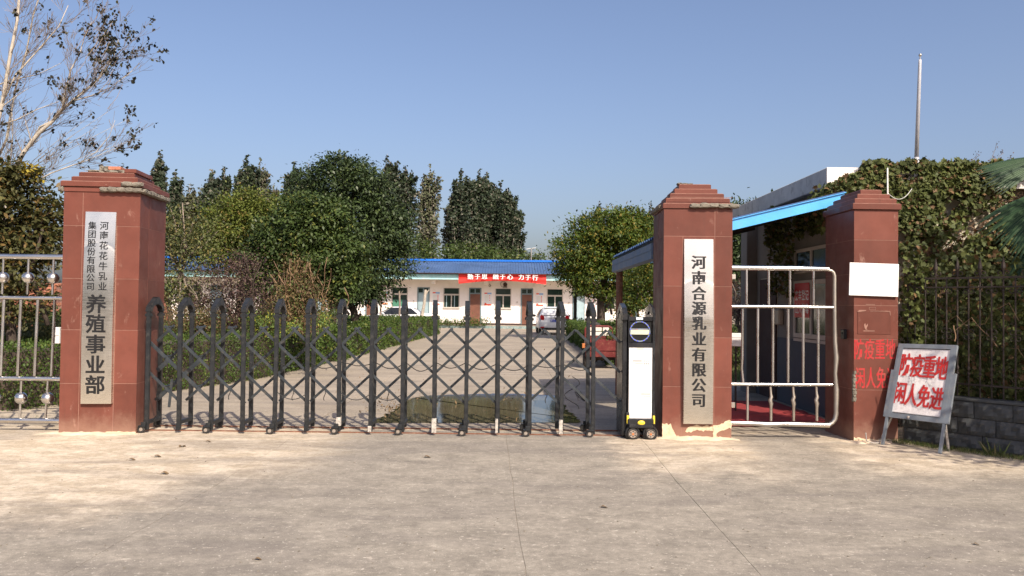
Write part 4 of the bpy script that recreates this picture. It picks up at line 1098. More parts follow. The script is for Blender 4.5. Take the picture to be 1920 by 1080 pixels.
for j in range(nY + 1):
    y = 10.93 + 4.35 * j / nY; dz = .018 * math.sin(j * math.pi / 2.5) + .02
    for x in (1.86, 2.5, 3.4, 4.41): V.append((x, y, rz_(x) + dz))
for j in range(nY):
    for i in range(3): a = j * 4 + i; Fc.append((a, a + 1, a + 5, a + 4))
m.add(V, Fc); k = len(m.v); m.add([(x, y, z + .006) for x, y, z in V], Fc); o = m.build('corrugated_sheet', M_ROOF, CP, world=True, fixn=False)
m = MB(); m.bar((1.95, 10.915, rz_(1.95) - .055), (4.40, 10.915, rz_(4.40) - .055), .012, .135, (0, 0, 1)); m.bar((1.95, 10.90, rz_(1.95) + .018), (4.40, 10.90, rz_(4.40) + .018), .03, .010); m.build('front_flashing', M_SKYB, CP, world=True)
m = MB(); z = rz_(1.86)
m.prism([(1.84, z - .25), (1.90, z - .275), (1.92, z - .26), (1.865, z - .235), (1.865, z - .07), (1.90, z - .045), (1.90, z - .02), (1.84, z - .045)], 10.93, 15.22, 'y'); m.box(1.832, 1.841, 10.95, 15.2, z - .14, z - .128); m.build('gutter', M_BFAS, CP, world=True)
for y in (11.2, 13.0, 14.95):
    m = MB(); m.bar((1.92, y, rz_(1.92) - .06), (4.38, y, rz_(4.38) - .06), .05, .09); m.build('rafter', M_IRON, CP, world=True)
for x, y in ((1.93, 14.85), (2.1, 11.25)):
    m = MB(); m.tube([(x, y, 0), (x, y, rz_(x) - .10)], .062, 10); autosmooth(m.build('post', M_RUST, CP, world=True))
t = thing('floor_mat', 'faded red mat on the floor inside the wicket gate', 'mat', (3.7, 12.2, 0))
m = MB(); V = []; n_ = 24
for j in range(n_ + 1):
    for i in range(n_ + 1):
        x = lerp(2.75, 4.45, i / n_); y = lerp(11.0, 14.0, j / n_); V.append((x, y, .012 + .018 * max(0, math.sin(x * 5 + y * 2)) * rnd.random() + .03 * math.exp(-((y - 12.2 - .5 * (x - 3.7)) / .10) ** 2)))
m.add(V, [(j * (n_ + 1) + i, j * (n_ + 1) + i + 1, (j + 1) * (n_ + 1) + i + 1, (j + 1) * (n_ + 1) + i) for j in range(n_) for i in range(n_)]); m.build('mat_sheet', M_REDMAT, t, world=True, smooth=True)
q = P(1381, 637, 12.6); t = thing('white_box', 'small white box seen through the wicket gate near the red pillar', 'box', (q.x, 12.6, q.z))
m = MB(); m.bbox(-.10, .075, 0, .08, -.10, .10, .006); m.build('box_body', M_WPAN, t); m = MB(); m.box(-.095, .07, -.003, -.0004, .03, .036); m.build('lid_seam', M_GREYL, t); m = MB(); m.tube([(0, .04, -.10), (0, .04, -q.z)], .015, 6); m.build('stake', M_IRON, t)

# flag pole and thin pipe
a, b = P(1717, 336, 11.55), P(1725, 112, 11.55)
t = thing('flagpole', 'tall thin metal flagpole rising from the ivy covered parapet', 'flagpole', a)
m = MB(); m.tube([a - (b - a) * .1, a.lerp(b, .18)], .036, 12); m.build('pole', M_POLE, t, world=True, smooth=True)
m = MB(); m.tube([a.lerp(b, .175), a.lerp(b, .97), b], [.029, .022, .020], 12); m.build('pole', M_POLE, t, world=True, smooth=True)
m = MB(); m.tube([b, b + (b - a).normalized() * .05], .010, 8); m.sphere(tuple(b + (b - a).normalized() * .065), .022, 10, 7); m.build('finial', M_STEELD, t, world=True)
m = MB(); m.bbox(a.x - .05, a.x + .05, a.y - .0, a.y + .07, a.z + .08, a.z + .16, .005); m.build('bracket', M_IRON, t, world=True)
a, b = P(1664.5, 374, 10.1), P(1664, 315, 10.1)
t = thing('thin_pipe', 'thin white pipe with a drooping wire above the narrow pillar', 'pipe', a)
m = MB(); m.tube([a - Vector((0, 0, .04)), b], .0095, 8); m.build('pipe', M_WHITE, t, world=True)
w0 = P(1665, 362, 10.1); w2 = P(1712, 350, 11.5); pts = [w0.lerp(w2, k / 10) - Vector((0, 0, .12 * 4 * (k / 10) * (1 - k / 10))) for k in range(11)]
m = MB(); m.tube(pts, .004, 4); m.build('wire', M_WHITE, t, world=True)
t = thing('drain_pipe', 'grey downpipe half hidden in ivy on the gatehouse wall', 'pipe', (5.69, 11.7, 0))
m = MB(); m.tube([P(1713, 375, 11.62), P(1713, 520, 11.62)], .022, 8); m.build('pipe', M_STEELD, t, world=True)

# ================================================================== IVY
def pts_px(n, x0, x1, y0, y1, Y, jit=.10, keep=None):
    out_ = []
    while len(out_) < n:
        px, py = rng.uniform(x0, x1), rng.uniform(y0, y1)
        if keep is not None and not keep(px, py): continue
        q = P(px, py, Y); out_.append((q.x, Y - rng.random() * jit, q.z))
    return np.array(out_)
def hole(px, py):
    s = math.sin(px * .043 + 1.3) * math.cos(py * .061 + px * .017) + .6 * math.sin(px * .11 + py * .09)
    return s
def bare(px, py):
    a = ((px - 1848) * .84 - (py - 377) * .54) / 66; b = ((px - 1848) * .54 + (py - 377) * .84) / 17
    return a * a + b * b < 1 + .3 * hole(px, py) or ((px - 1702) / 22) ** 2 + ((py - 456) / 9) ** 2 < 1
def keepA(px, py):
    if bare(px, py): return rng.random() < .07
    if px < 1557 and py < 350: return False
    if px < 1612 and py < 321 + (1612 - px) * .42: return False
    if ((px - 1692) / 20) ** 2 + ((py - 331) / 15) ** 2 < 1: return rng.random() < .06
    top = 307 + 3 * math.sin(px * .08)
    if py < top: return False
    if px > 1890 and py < 320: return rng.random() < .6
    # lower margin: bare diagonal from (1700,470) up to (1920,330)
    lim = 470 - (px - 1690) * .62 if px > 1690 else 480
    if py > lim: return False
    if px < 1600 and py > 372 - (1600 - px) * .25: return False
    if py > lim - 55: return rng.random() < .30 + .35 * hole(px, py)
    return rng.random() < .97 + .15 * hole(px, py)
def keepB(px, py):
    if bare(px, py): return rng.random() < .05
    lim = 470 - (px - 1690) * .62
    if py < lim: return False
    if py < lim + 45: return rng.random() < .22 + .3 * hole(px, py)
    return rng.random() < .8 + .2 * hole(px, py)
IV = thing('ivy', 'dense green and browning ivy covering the gatehouse wall and parapet', 'ivy', (5.6, 11.7, 2.0))
A = pts_px(15000, 1545, 2050, 303, 485, 11.66, .22, keepA)
nv = np.tile(np.array([.15, -1.0, .35]), (len(A), 1))
leaves('green_leaves', L_IVY, A, .066, rng, IV, .95, T_IVY, .35, nrm=nv, nrmw=.55, fold=.1)
A = pts_px(2600, 1690, 2050, 350, 520, 11.70, .10, lambda x, y: keepB(x, y) or rng.random() < .04)
leaves('brown_leaves', L_IVYR, A, .062, rng, IV, .8, T_IVY, .5, nrm=np.tile(nv[:1], (len(A), 1)), nrmw=.4, fold=.2)
A = pts_px(8500, 1683, 2050, 415, 800, 11.66, .35, keepB)
leaves('lower_leaves', L_IVY, A, .078, rng, IV, .9, T_IVY, .4, nrm=np.tile(nv[:1], (len(A), 1)), nrmw=.5)
# leaves over the slab corner and hanging down on the shaded side
A = []
for _ in range(1300):
    x = rng.uniform(4.25, 4.85); y = rng.uniform(11.35, 11.75); A.append((x, y, 3.27 - .30 * (4.85 - x) + rng.normal() * .075))
for k in range(9):
    y0 = rng.uniform(12, 15); 
    for _ in range(240): A.append((4.5 - rng.random() * .08, y0 + rng.normal() * .10, 3.2 - rng.random() ** 1.3 * (.5 + .9 * (k % 3 == 0))))
for _ in range(420):
    y = rng.uniform(13.0, 17.0); A.append((4.30 + rng.normal() * .06, y, 3.17 + (y - 15) * .03 + rng.normal() * .04))
leaves('hanging_leaves', L_IVY, A, .068, rng, IV, .9, T_IVY, .5)
m = MB(); r2 = random.Random(8)
for k in range(46):
    px = r2.uniform(1700, 1940); py = 478 - (px - 1690) * .60 + r2.uniform(-12, 45); pts = []
    for i in range(7): pts.append(P(px + i * 13, py - i * (7.5 + r2.uniform(-2, 2)) + r2.uniform(-2, 2), 11.72 - r2.random() * .06))
    m.tube(pts, r2.uniform(.003, .008), 4)
for k in range(7):
    px = r2.uniform(1718, 1740); m.tube([P(px + r2.uniform(-5, 5), y, 11.66) for y in (400, 440, 480, 520, 560, 620)], r2.uniform(.008, .022), 5)
m.build('vine_stems', M_TWIGD, IV, world=True)
m = MB(); tw = []
for px, h_ in ((1813, 20), (1820, 24), (1845, 15), (1856, 45), (1862, 30), (1895, 22), (1912, 30), (1722, 14)):
    b = P(px, 312, 11.8); pts = [b]
    for i in range(5): pts.append(pts[-1] + Vector((r2.uniform(-.02, .06), r2.uniform(-.03, .03), h_ / 131 / 5)))
    m.tube(pts, .0035, 3); tw += [tuple(p) for p in pts for _ in range(3)]
m.build('twigs', M_TWIG, IV, world=True)
leaves('dry_leaves', L_PURP, np.array(tw) + rng.normal(size=(len(tw), 3)) * .02, .028, rng, IV, .6)
IG = thing('creeper', 'creeper crowding dark behind the wrought iron fence', 'ivy', (WA[0], WA[1], .3), 0)
A = []
for _ in range(9000):
    x = rng.uniform(-.05, WLEN); y = .30 + rng.random() ** 1.5 * .9; z = rng.uniform(.45, 2.15 + .15 * math.sin(x * 3))
    if z > 1.7 and rng.random() < .4: continue
    A.append(tuple(wl_(x, y, z)))
for _ in range(450): A.append(tuple(wl_(rng.uniform(-.04, .16), rng.uniform(.02, .22), rng.uniform(.9, 2.4))))
leaves('leaves', L_IVY, A, .068, rng, IG, .9, T_IVY, .5)
m = MB()
for k in range(26):
    x = r2.uniform(0, WLEN - .3); z = r2.uniform(1.0, 2.0); pts = [wl_(x + i * .09, .10 + r2.uniform(-.04, .06), z + r2.uniform(-.07, .07) + .12 * math.sin(i * .9 + k)) for i in range(6)]; m.tube(pts, r2.uniform(.002, .005), 4)
pts = [P(1790 + 2 * math.sin(i), 640 - i * 6, 9.0) for i in range(6)]; m.tube(pts, .006, 4)
m.build('tangled_stems', M_TWIGD, IG, world=True)
# grass at the wall foot
def grass_tufts(name, pts, h, label, spread=.04, n=9, mat=L_GRASS):
    A = []; 
    for p in pts:
        for _ in range(n): A.append((p[0] + rng.normal() * spread, p[1] + rng.normal() * spread, p[2]))
    o = leaves(name, mat, A, h, rng, None, .07, T_RHOMB, -1.6, fold=.0); return tag(o, kind='stuff')
A = [tuple(wl_(rng.uniform(-.1, 3.4), -.06 - abs(rng.normal()) * .06, .0)) for _ in range(420)]
grass_tufts('grass', A, .055, '')
A = [tuple(wl_(x, -.10, 0)) for x in (1.0, 1.05, 1.1, 1.6, .95)]
grass_tufts('weeds', A, .17, '', .02, 6)
m = MB(); r2 = random.Random(3)
for k in range(60):
    q = wl_(r2.uniform(1.5, 3.4), -.10 + r2.uniform(-.12, .05), .005); chunk(m, q.x, q.y, q.z, r2.uniform(.03, .09), r2.uniform(.03, .07), r2.uniform(.012, .03), r2)
tag(m.build('rubble', M_MORTP), kind='stuff')
m = MB(); q = wl_(2.1, -.12, .03); m.tube([wl_(1.7, -.09, .01), wl_(2.0, -.14, .03), wl_(2.6, -.11, .05)], .008, 5); tag(m.build('dry_stick', M_TWIGD), 'dry stick lying at the foot of the block wall', 'stick')

# ================================================================== PALM
PT = Vector((7.75, 10.3, 0)); PC = Vector((7.6, 10.3, 3.35))
PA = thing('fan_palm', 'fan palm with long drooping blades leaning in beside the iron fence', 'palm', PT)
m = MB(); m.tube([PT, PT + Vector((-.05, 0, 1.5)), PC], [.13, .11, .10], 12); m.build('trunk', M_BARK, PA, world=True)
def frond(center, fwd, up, nb, Lb, spread, droop, petiole_from):
    fwd = Vector(fwd).normalized(); up = Vector(up); side = fwd.cross(up).normalized(); up = side.cross(fwd).normalized(); mb = MB()
    for k in range(nb):
        a = R(lerp(-spread, spread, k / (nb - 1))); d = fwd * math.cos(a) + side * math.sin(a); l = Lb * (.72 + .28 * math.cos(a * .8)) * rnd.uniform(.92, 1.05)
        s2 = up.cross(d).normalized(); pts = []
        for i in range(5):
            f = i / 4; pts.append((Vector(center) + d * l * f + Vector((0, 0, -1)) * droop * l * f ** 2.4, .032 * math.sin(math.pi * min(1, .18 + f * .72)) * (1 if f < 1 else .15)))
        k0 = len(mb.v)
        for p, w in pts: mb.v += [tuple(p - s2 * w), tuple(p + up * w * .55), tuple(p + s2 * w)]
        for i in range(4):
            q = k0 + i * 3; mb.f += [(q, q + 1, q + 4, q + 3), (q + 1, q + 2, q + 5, q + 4)]
    fr = mb.build('frond', L_PALM, PA, world=True, fixn=False)
    p = MB(); c0 = Vector(petiole_from); c1 = Vector(center); p.tube([c0, c0.lerp(c1, .5) + Vector((0, 0, .12)), c1], [.018, .013, .010], 6); p.build('petiole', L_PALM, fr, world=True, fixn=False)
frond(P(1985, 292, 10.4), (-.93, .1, -.26), (.1, -.75, .65), 15, .95, 17, .10, PC)
frond(P(2000, 352, 10.3), (-.76, .05, -.50), (-.3, -.8, .5), 19, 1.05, 26, .20, PC)
frond(P(2010, 430, 10.1), (-.60, -.1, -.75), (-.3, -.8, .5), 18, .92, 30, .25, PC)
for k in range(17):
    a = k * 2.39996; el = .9 - (k / 16) * 1.5; d = Vector((math.cos(a) * math.cos(el), math.sin(a) * math.cos(el), math.sin(el)))
    if d.x < -.15: d.x = -d.x * .6
    c = PC + d * .85; frond(c, (d.x, d.y, d.z - .3), (0, 0, 1) if abs(d.z) < .8 else (-d.x, -d.y, .3), 28, .72, 75, .28, PC)

# roadside tree just outside the frame; the block wall stands in its shade
RT = thing('roadside_tree', 'small dense tree outside the frame whose shade falls on the block wall', 'tree', (7.35, 6.3, 0))
m = MB(); m.tube([(7.35, 6.3, -.05), (7.3, 6.3, 1.0), (7.2, 6.25, 2.2), (7.9, 7.0, 3.9)], [.10, .08, .06, .03], 8); m.build('trunk', M_BARK, RT, world=True)
pts, o = clumps([(7.0, 6.3, 2.9, .95, .95, .85), (7.7, 6.7, 2.6, .8, .9, .8), (7.5, 5.8, 2.4, .8, .8, .7), (8.1, 7.1, 4.5, 1.8, 1.8, 1.1)], rng, 400, 34, .30, shell=(.2, 1.0)); leaves('crown', L_DARK, pts, .11, rng, RT, .5, T_RHOMB, .3, out=o, outw=.6)
r2 = random.Random(3); m = MB()
for k in range(8): limb(m, (7.2, 6.25, 1.9), (7.2 + r2.uniform(-.8, .8), 6.3 + r2.uniform(-.8, .8), 2.9 + r2.uniform(-.3, .6)), .03, .008, r2, 4, .05, 5)
m.build('limb', M_BARK, RT, world=True)
# ================================================================== OFFICE BUILDING
OY = 58.0
OB = thing('office_building', 'long single storey white building with a blue sheet roof across the yard', 'building', (0, OY, 0))
def ox(px, Y=OY): return P(px, 560, Y).x
def oz(py, px=900, Y=OY): return P(px, py, Y).z
XL, XR = ox(180), ox(1330); ZB = .20
def ob(mb, name, mat, par=OB, **k): return mb.build(name, mat, par, world=True, **k)
m = MB(); m.box(XL, XR, OY, OY + 6.0, -.05, 3.40); ob(m, 'wall', M_WALLW)
m = MB(); m.box(XL, XR, OY - .012, OY - .001, ZB - .02, ZB + .13); ob(m, 'wall_base', M_BASE)
m = MB(); m.box(XL, XR, 56.50, 57.99, 3.33, 3.42); ob(m, 'soffit', M_WALLW)
m = MB(); m.box(XL, XR, 56.40, 56.499, 3.31, 3.66); ob(m, 'fascia', M_TEAL)
m = MB(); m.prism([(56.12, 3.775), (60.6, 4.80), (65.1, 3.775), (65.1, 3.745), (60.6, 4.765), (56.12, 3.745)], XL - .4, XR + .4, 'x'); ro = ob(m, 'roof', M_ROOF)
m = MB(); m.prism([(56.10, 3.70), (56.16, 3.70), (56.16, 3.74), (56.10, 3.74)], XL - .4, XR + .4, 'x'); m.box(XL, XR, 56.5, 56.6, 3.60, 3.80); ob(m, 'eave_shade_strip', M_BASE, ro)  # dark strips stand in for the shade under the eave overhang
m = MB(); n = int((XR - XL + .8) / .19)
for i in range(n):
    x = XL - .4 + i * .19; m.prism([(56.10, 3.776), (60.45, 4.770), (60.45, 4.812), (56.10, 3.818)], x, x + .035, 'x')
tag(ob(m, 'roof_rib', M_ROOF, ro), kind='stuff')
m = MB(); m.prism([(60.25, 4.80), (60.6, 4.93), (60.95, 4.80), (60.95, 4.77), (60.25, 4.77)], XL - .42, XR + .42, 'x'); ob(m, 'ridge_flashing', M_RIDGE, ro)
PERX = 97.0
brown = {-4: 1, -3: 0, -2: 1, -1: 0, 0: 1, 1: 0, 2: 1, 3: 1, 4: 0, 5: 1, 6: 0}
def rect(mb, px0, px1, py0, py1, y0, y1, pc=None):
    pc = (px0 + px1) / 2 if pc is None else pc
    mb.box(ox(px0), ox(px1), y0, y1, P(pc, py1, OY).z, P(pc, py0, OY).z)
doors, posters = [], []
for k in range(-5, 7):
    b = 685.5 + (k) * PERX; sh = .0113 * (b - 977)
    if k in (1,): off = 0
    yt = 540.8 + sh; yb_ = 608 + sh
    # --- door with transom
    f = MB(); rect(f, b, b + 2, yt, yb_, OY - .05, OY - .002); rect(f, b + 21, b + 23, yt, yb_, OY - .05, OY - .002); rect(f, b + 2, b + 21, yt, yt + 1.8, OY - .049, OY - .002); rect(f, b + 2, b + 21, yt + 9.5, yt + 11.6, OY - .049, OY - .002); rect(f, b + 10.4, b + 12.4, yt + 1.8, yt + 9.5, OY - .048, OY - .002)
    d = ob(f, 'door', M_DFRM)
    for a in (2.1, 12.5):
        p = MB(); rect(p, b + a, b + a + 8.2, yt + 1.9, yt + 9.4, OY - .02, OY - .004); ob(p, 'pane', M_WGLS, d)
    isb = brown.get(k, 0)
    if isb:
        s = MB(); rect(s, b + 2.1, b + 20.9, yt + 11.7, yb_, OY - .022, OY - .004)
        for i in range(12): rect(s, b + 2.3 + i * 1.56, b + 3.2 + i * 1.56, yt + 11.8, yb_ - .3, OY - .045, OY - .0225)
        ob(s, 'door_leaf', M_BROWN, d)
    elif k == 4:
        s = MB(); rect(s, b + 2.1, b + 20.9, yt + 11.7, yb_, OY - .006, OY - .004); ob(s, 'door_opening', M_GLS, d)
        s = MB(); x0 = ox(b + 21); s.bar((x0 - .0, OY - .07, P(b, (yt + yb_) / 2 + 6, OY).z), (x0 - .50, OY - .28, P(b, (yt + yb_) / 2 + 6, OY).z), .03, 2.05); ob(s, 'door_leaf', M_DOORB, d)
    else:
        s = MB(); rect(s, b + 2.1, b + 20.9, yt + 11.7, yb_, OY - .022, OY - .004)
        for (a0, a1, c0, c1) in ((4, 19, 14, 22), (4, 19, 24.5, 34), (4, 19, 36.5, 46)): rect(s, b + a0, b + a1, yt + c0, yt + c1, OY - .032, OY - .0225)
        ob(s, 'door_leaf', M_DOORB, d)
    # --- window: one long light above two sashes
    wx = b + 49; wt = 542.2 + sh; wb_ = 579.5 + sh
    f = MB(); rect(f, wx, wx + 1.3, wt, wb_, OY - .05, OY - .002); rect(f, wx + 28.7, wx + 30, wt, wb_, OY - .05, OY - .002); rect(f, wx + 1.3, wx + 28.7, wb_ - 1.5, wb_, OY - .049, OY - .002); rect(f, wx + 1.3, wx + 28.7, wt + 11.0, wt + 13.8, OY - .049, OY - .002)
    rect(f, wx + 14, wx + 16, wt + 13.8, wb_ - 1.5, OY - .048, OY - .002); rect(f, wx - 1, wx + 31, wb_, wb_ + 1.2, OY - .09, OY - .002); rect(f, wx + 1.3, wx + 28.7, wt, wt + .5, OY - .049, OY - .002)
    w = ob(f, 'window', M_WFRM)
    p = MB(); rect(p, wx + 1.4, wx + 28.6, wt + .6, wt + 10.9, OY - .02, OY - .004); ob(p, 'pane', M_WGLS, w)
    for a in (1.4, 16.1):
        p = MB(); rect(p, wx + a, wx + a + 12.5, wt + 13.9, wb_ - 1.6, OY - .02, OY - .004); ob(p, 'pane', M_WGLS, w)
    if k in (0, -1, -3):
        c = MB(); rect(c, wx + 2, wx + 13.5, wt + 23, wb_ - 1.6, OY - .024, OY - .0205); rect(c, wx + 16.6, wx + 28, wt + 23, wb_ - 1.6, OY - .024, OY - .0205); ob(c, 'curtain', M_WGRN, w)
    elif k == 1:
        c = MB(); rect(c, wx + 5, wx + 6.4, wt + 14, wb_ - 1.6, OY - .024, OY - .0205); rect(c, wx + 20, wx + 21.4, wt + 14, wb_ - 1.6, OY - .024, OY - .0205); ob(c, 'curtain', M_DOORB, w)
    # --- bracket under the eave
    c = MB(); rect(c, b + 28 - (k - 1) * .0, b + 35.5, 528.0 + sh, 534.5 + sh, 57.0, OY - .002); rect(c, b + 28, b + 35.5, 523.5 + sh, 528.2 + sh, 56.52, OY - .002); ob(c, 'beam_end', M_WALLW)
    if k % 2 == 1 or k == 4:
        c = MB(); rect(c, b - 8 + 0, b - 5.6, 565 + sh, 568.5 + sh, OY - .05, OY - .001); ob(c, 'switch', M_WFRM)
    posters.append((k, b + 28.2, 549.5 + sh))
for k, px, py in posters:
    names = {0: 'wall poster half hidden behind the big round tree', 1: 'wall poster between the blue door and the window above the white sedan', 2: 'wall poster under the banner, between the first brown door and the window below the lamp',
             3: 'wall poster above the white hatchback, just right of a brown door', 4: 'wall poster beside the open pale blue door', 5: 'wall poster deep behind the yellowing tree', -1: 'wall poster glimpsed behind the left tree trunks'}
    if k not in names: continue
    t = thing('poster', names[k], 'poster', (ox(px), OY, P(px, py + 12, OY).z), 0, 'notices on the office wall')
    w, h = 14.2, 24.5
    def pr(a0, a1, c0, c1, name, mat, y0=.016): mm = MB(); rect(mm, px + a0, px + a1, py + c0, py + c1, OY - y0 - .002, OY - y0); return mm.build(name, mat, t, world=True)
    mm = MB(); rect(mm, px, px + w, py, py + h, OY - .015, OY - .003); mm.build('sheet', M_POSW, t, world=True)
    pr(.5, 6, .4, 2.6, 'red_wave', M_POSR); pr(6, 13.8, .4, 3.2, 'blue_wave', M_POSB); pr(.5, 13.8, h - 2.8, h - .3, 'orange_band', M_POSO if k in (0, 5) else M_POSR); pr(1, 4.5, h - 5, h - 2.8, 'red_emblem', M_POSR)
    mm = MB(); cn = 3 if k == 2 else 5
    for i in range(cn):
        c0 = 5.5 + i * (12.5 / cn); rect(mm, px + 9.6, px + 11.4, py + c0, py + c0 + 1.5, OY - .019, OY - .0165)
    mm.build('title', M_POSR, t, world=True)
    mm = MB()
    for i in range(5): rect(mm, px + 1.8 + i * 1.4, px + 2.3 + i * 1.4, py + 5, py + 16 + (i * 7 % 3), OY - .018, OY - .0165)
    mm.build('text_lines', M_FAINT, t, world=True)
# banner under the eave
BN = thing('banner', 'red banner with white characters hung under the eave', 'banner', (ox(942), 56.3, 3.5))
def bq(px, f, dy=0.0):
    u = (px - 860) / 164; top = 511.8 + u * 2.6; bot = 532.2 + u * .5 - 5.2 * math.sin(math.pi * min(1, max(0, u))) ** 1.2 if u < .99 else 532
    bot = 531.8 + 1.6 * u - 6.0 * math.sin(math.pi * u) ** 1.0
    q = P(px, lerp(top, bot, f), 56.30); q.y += .03 * math.sin(u * 22 + f * 2) * (.3 + f) - .04 * math.sin(f * 9 + u * 3) - dy; return q
m = MB(); nx, nz = 70, 8
V = [tuple(bq(860 + 164 * i / nx, j / nz)) for j in range(nz + 1) for i in range(nx + 1)]
m.add(V, [(j * (nx + 1) + i, j * (nx + 1) + i + 1, (j + 1) * (nx + 1) + i + 1, (j + 1) * (nx + 1) + i) for j in range(nz) for i in range(nx)]); m.build('cloth', M_BANR, BN, world=True, smooth=True)
for ch, px, py in zip('勤于思融于心力于行', (882, 895.3, 908.5, 929.5, 942.4, 956.5, 977.4, 990, 1003.5), (518.4, 518.2, 518.1, 518.2, 518.2, 518.8, 519.2, 519.8, 520.4)):
    c = P(px, py + .3, 56.15); m = MB(); put_char(m, ch, c.x, c.z, .40, .40, 56.13, .004, fatx=.012); m.build('character', M_WPAN, BN, world=True)
t = thing('loudspeaker', 'dark horn loudspeaker mounted on the wall under the banner', 'loudspeaker', (ox(947), OY, oz(533)))
m = MB(); m.tube([(ox(947), OY - .30, oz(533)), (ox(947) + .04, OY - .12, oz(533)), (ox(947) + .08, OY - .02, oz(534))], [.15, .07, .04], 14); m.build('horn', M_BASE, t, world=True)
m = MB(); m.ring((ox(943.5), OY - .05, oz(532.5)), .20, .012, 'y', 20, 4); m.build('cable_loop', M_CABLE, t, world=True)
m = MB(); rect(m, 943.5, 950.5, 536, 539.5, OY - .10, OY - .01); m.build('bracket_box', M_MORT, t, world=True)
t = thing('wall_ring', 'small dark ring fixed to the wall between the banner and a poster', 'ring', (ox(918), OY, oz(535)))
m = MB(); m.ring((ox(918), OY - .03, oz(535.3)), .062, .018, 'y', 16, 5); m.build('ring_body', M_IRON, t, world=True)
m = MB(); m.tube([(ox(918), OY - .03, oz(533)), (ox(918), OY - .005, oz(531))], .01, 5); m.build('hook', M_IRON, t, world=True)
# plinth and kerb in front
s = MB(); s.box(XL, XR, 56.62, 57.98, -.05, .20); structure(s, 'plinth', M_YARD)
KB = structure(MB().box(XL, -6.2, 56.44, 56.60, -.05, .17), 'kerb', M_KERB)
x = -6.18
while x < 7: s = MB(); s.bbox(x, x + .96, 56.44, 56.60, -.05, .17 + rnd.uniform(-.01, .01), .01); s.build('kerbstone', M_KERB, KB); x += .975
WM[KB.name] = Matrix()

# ================================================================== VEHICLES
def body_loft(st):
    """st: list of (y, zb, zbelt, hwbelt, zroof, hwroof)"""
    m = MB(); k = 0; V = []; Fc = []
    for y, zb, zt, hw, zr, hr in st:
        sec = [(hw * .82, zb), (hw * .97, zb + .08), (hw * 1.0, (zb + zt) / 2), (hw * .985, zt), (lerp(hw * .985, hr, .55), lerp(zt, zr, .62)), (hr, zr - .05), (hr * .86, zr), (hr * .4, zr + .015)]
        full = [(-a, b) for a, b in sec] + [(a, b) for a, b in reversed(sec)]
        V += [(a, y, b) for a, b in full]
    n = 16
    for i in range(len(st) - 1):
        for j in range(n): a = i * n + j; b = i * n + (j + 1) % n; Fc.append((a, b, b + n, a + n))
    Fc += [tuple(range(n))[::-1], tuple((len(st) - 1) * n + j for j in range(n))]
    m.add(V, Fc); return m
def carwheel(t, x, y, r=.30):
    m = MB(); s = 1 if x > 0 else -1; m.ring((x, y, r), r - .075, .075, 'x', 24, 8); m.disc((x, y, r), r - .05, .14, 'x', 20); w = autosmooth(m.build('wheel', M_RUB, t))
    m = MB(); m.disc((x + s * .075, y, r), r * .62, .02, 'x', 16); m.build('rim', M_STEELD, w)
def quadp(m, a, b, c, d): m.add([a, b, c, d], [(0, 1, 2, 3)])
HB = thing('hatchback', 'white hatchback parked with its rear to the gate', 'car', (P(1040, 600, 45).x, 45.0, 0), R(1.5))
st = [(0, .42, .88, .76, .93, .70), (.06, .34, .98, .82, 1.06, .70), (.16, .30, 1.02, .845, 1.24, .64), (.42, .28, 1.02, .86, 1.47, .58), (1.1, .27, 1.0, .86, 1.53, .575), (2.0, .27, .98, .86, 1.49, .575), (2.75, .27, .96, .85, 1.16, .66), (3.0, .27, .94, .85, 1.0, .70), (3.6, .30, .80, .80, .84, .62), (3.85, .36, .64, .74, .68, .55)]
autosmooth(body_loft(st).build('body', M_CARW, HB), 40)
m = MB(); quadp(m, (-.62, .085, 1.05), (.62, .085, 1.05), (.545, .375, 1.42), (-.545, .375, 1.42)); m.add([(-.60, .12, 1.04), (.60, .12, 1.04), (.53, .36, 1.36), (-.53, .36, 1.36)], [(0, 1, 2, 3)]); m.bar((-.60, .055, 1.06), (.60, .055, 1.06), .02, .03)
m.build('rear_window', M_GLS, HB)
m = MB(); m.bar((-.52, .34, 1.465), (.52, .34, 1.465), .14, .03); m.build('spoiler', M_CARW, HB)
for s in (-1, 1):
    m = MB(); m.prism([(s * .80, 1.0), (s * .74, 1.09), (s * .60, 1.06), (s * .56, .90), (s * .60, .80), (s * .77, .83)], -.02, .12, 'y'); m.build('tail_lamp', M_TAIL, HB)
    m = MB(); m.prism([(s * .76, .44), (s * .55, .45), (s * .60, .38), (s * .78, .38)], -.03, .05, 'y'); m.build('reflector', M_TAIL, HB)
    m = MB(); m.sphere((s * 1.00, 2.45, 1.02), (.11, .08, .075), 12, 8); m.bar((s * .86, 2.45, .98), (s * .95, 2.45, 1.0), .03, .03); m.build('mirror', M_BLK, HB)
    m = MB(); m.add([(s * .870, .55, 1.06), (s * .872, 1.55, 1.04), (s * .66, 1.50, 1.42), (s * .68, .65, 1.38)], [(0, 1, 2, 3)]); m.add([(s * .872, 1.62, 1.04), (s * .865, 2.6, 1.0), (s * .70, 2.1, 1.36), (s * .66, 1.58, 1.42)], [(0, 1, 2, 3)]); m.build('side_window', M_GLS, HB)
    for y in (.62, 3.15): carwheel(HB, s * .76, y, .31)
m = MB(); m.bbox(-.70, .70, -.025, .2, .27, .40, .02); m.build('bumper_trim', M_BLK, HB)
m = MB(); m.bbox(-.36, .36, -.035, .0, .385, .41, .005); m.build('bumper_strip', M_WORN, HB)
m = MB(); m.bbox(-.30, .30, -.012, .04, .875, .905, .005); m.sphere((0, .0, .97), (.06, .02, .045), 12, 8); m.build('chrome_trim', M_STEEL, HB)
m = MB(); m.bbox(-.23, .23, -.012, .02, .70, .84, .004); pl = m.build('number_plate', M_PLBL, HB)
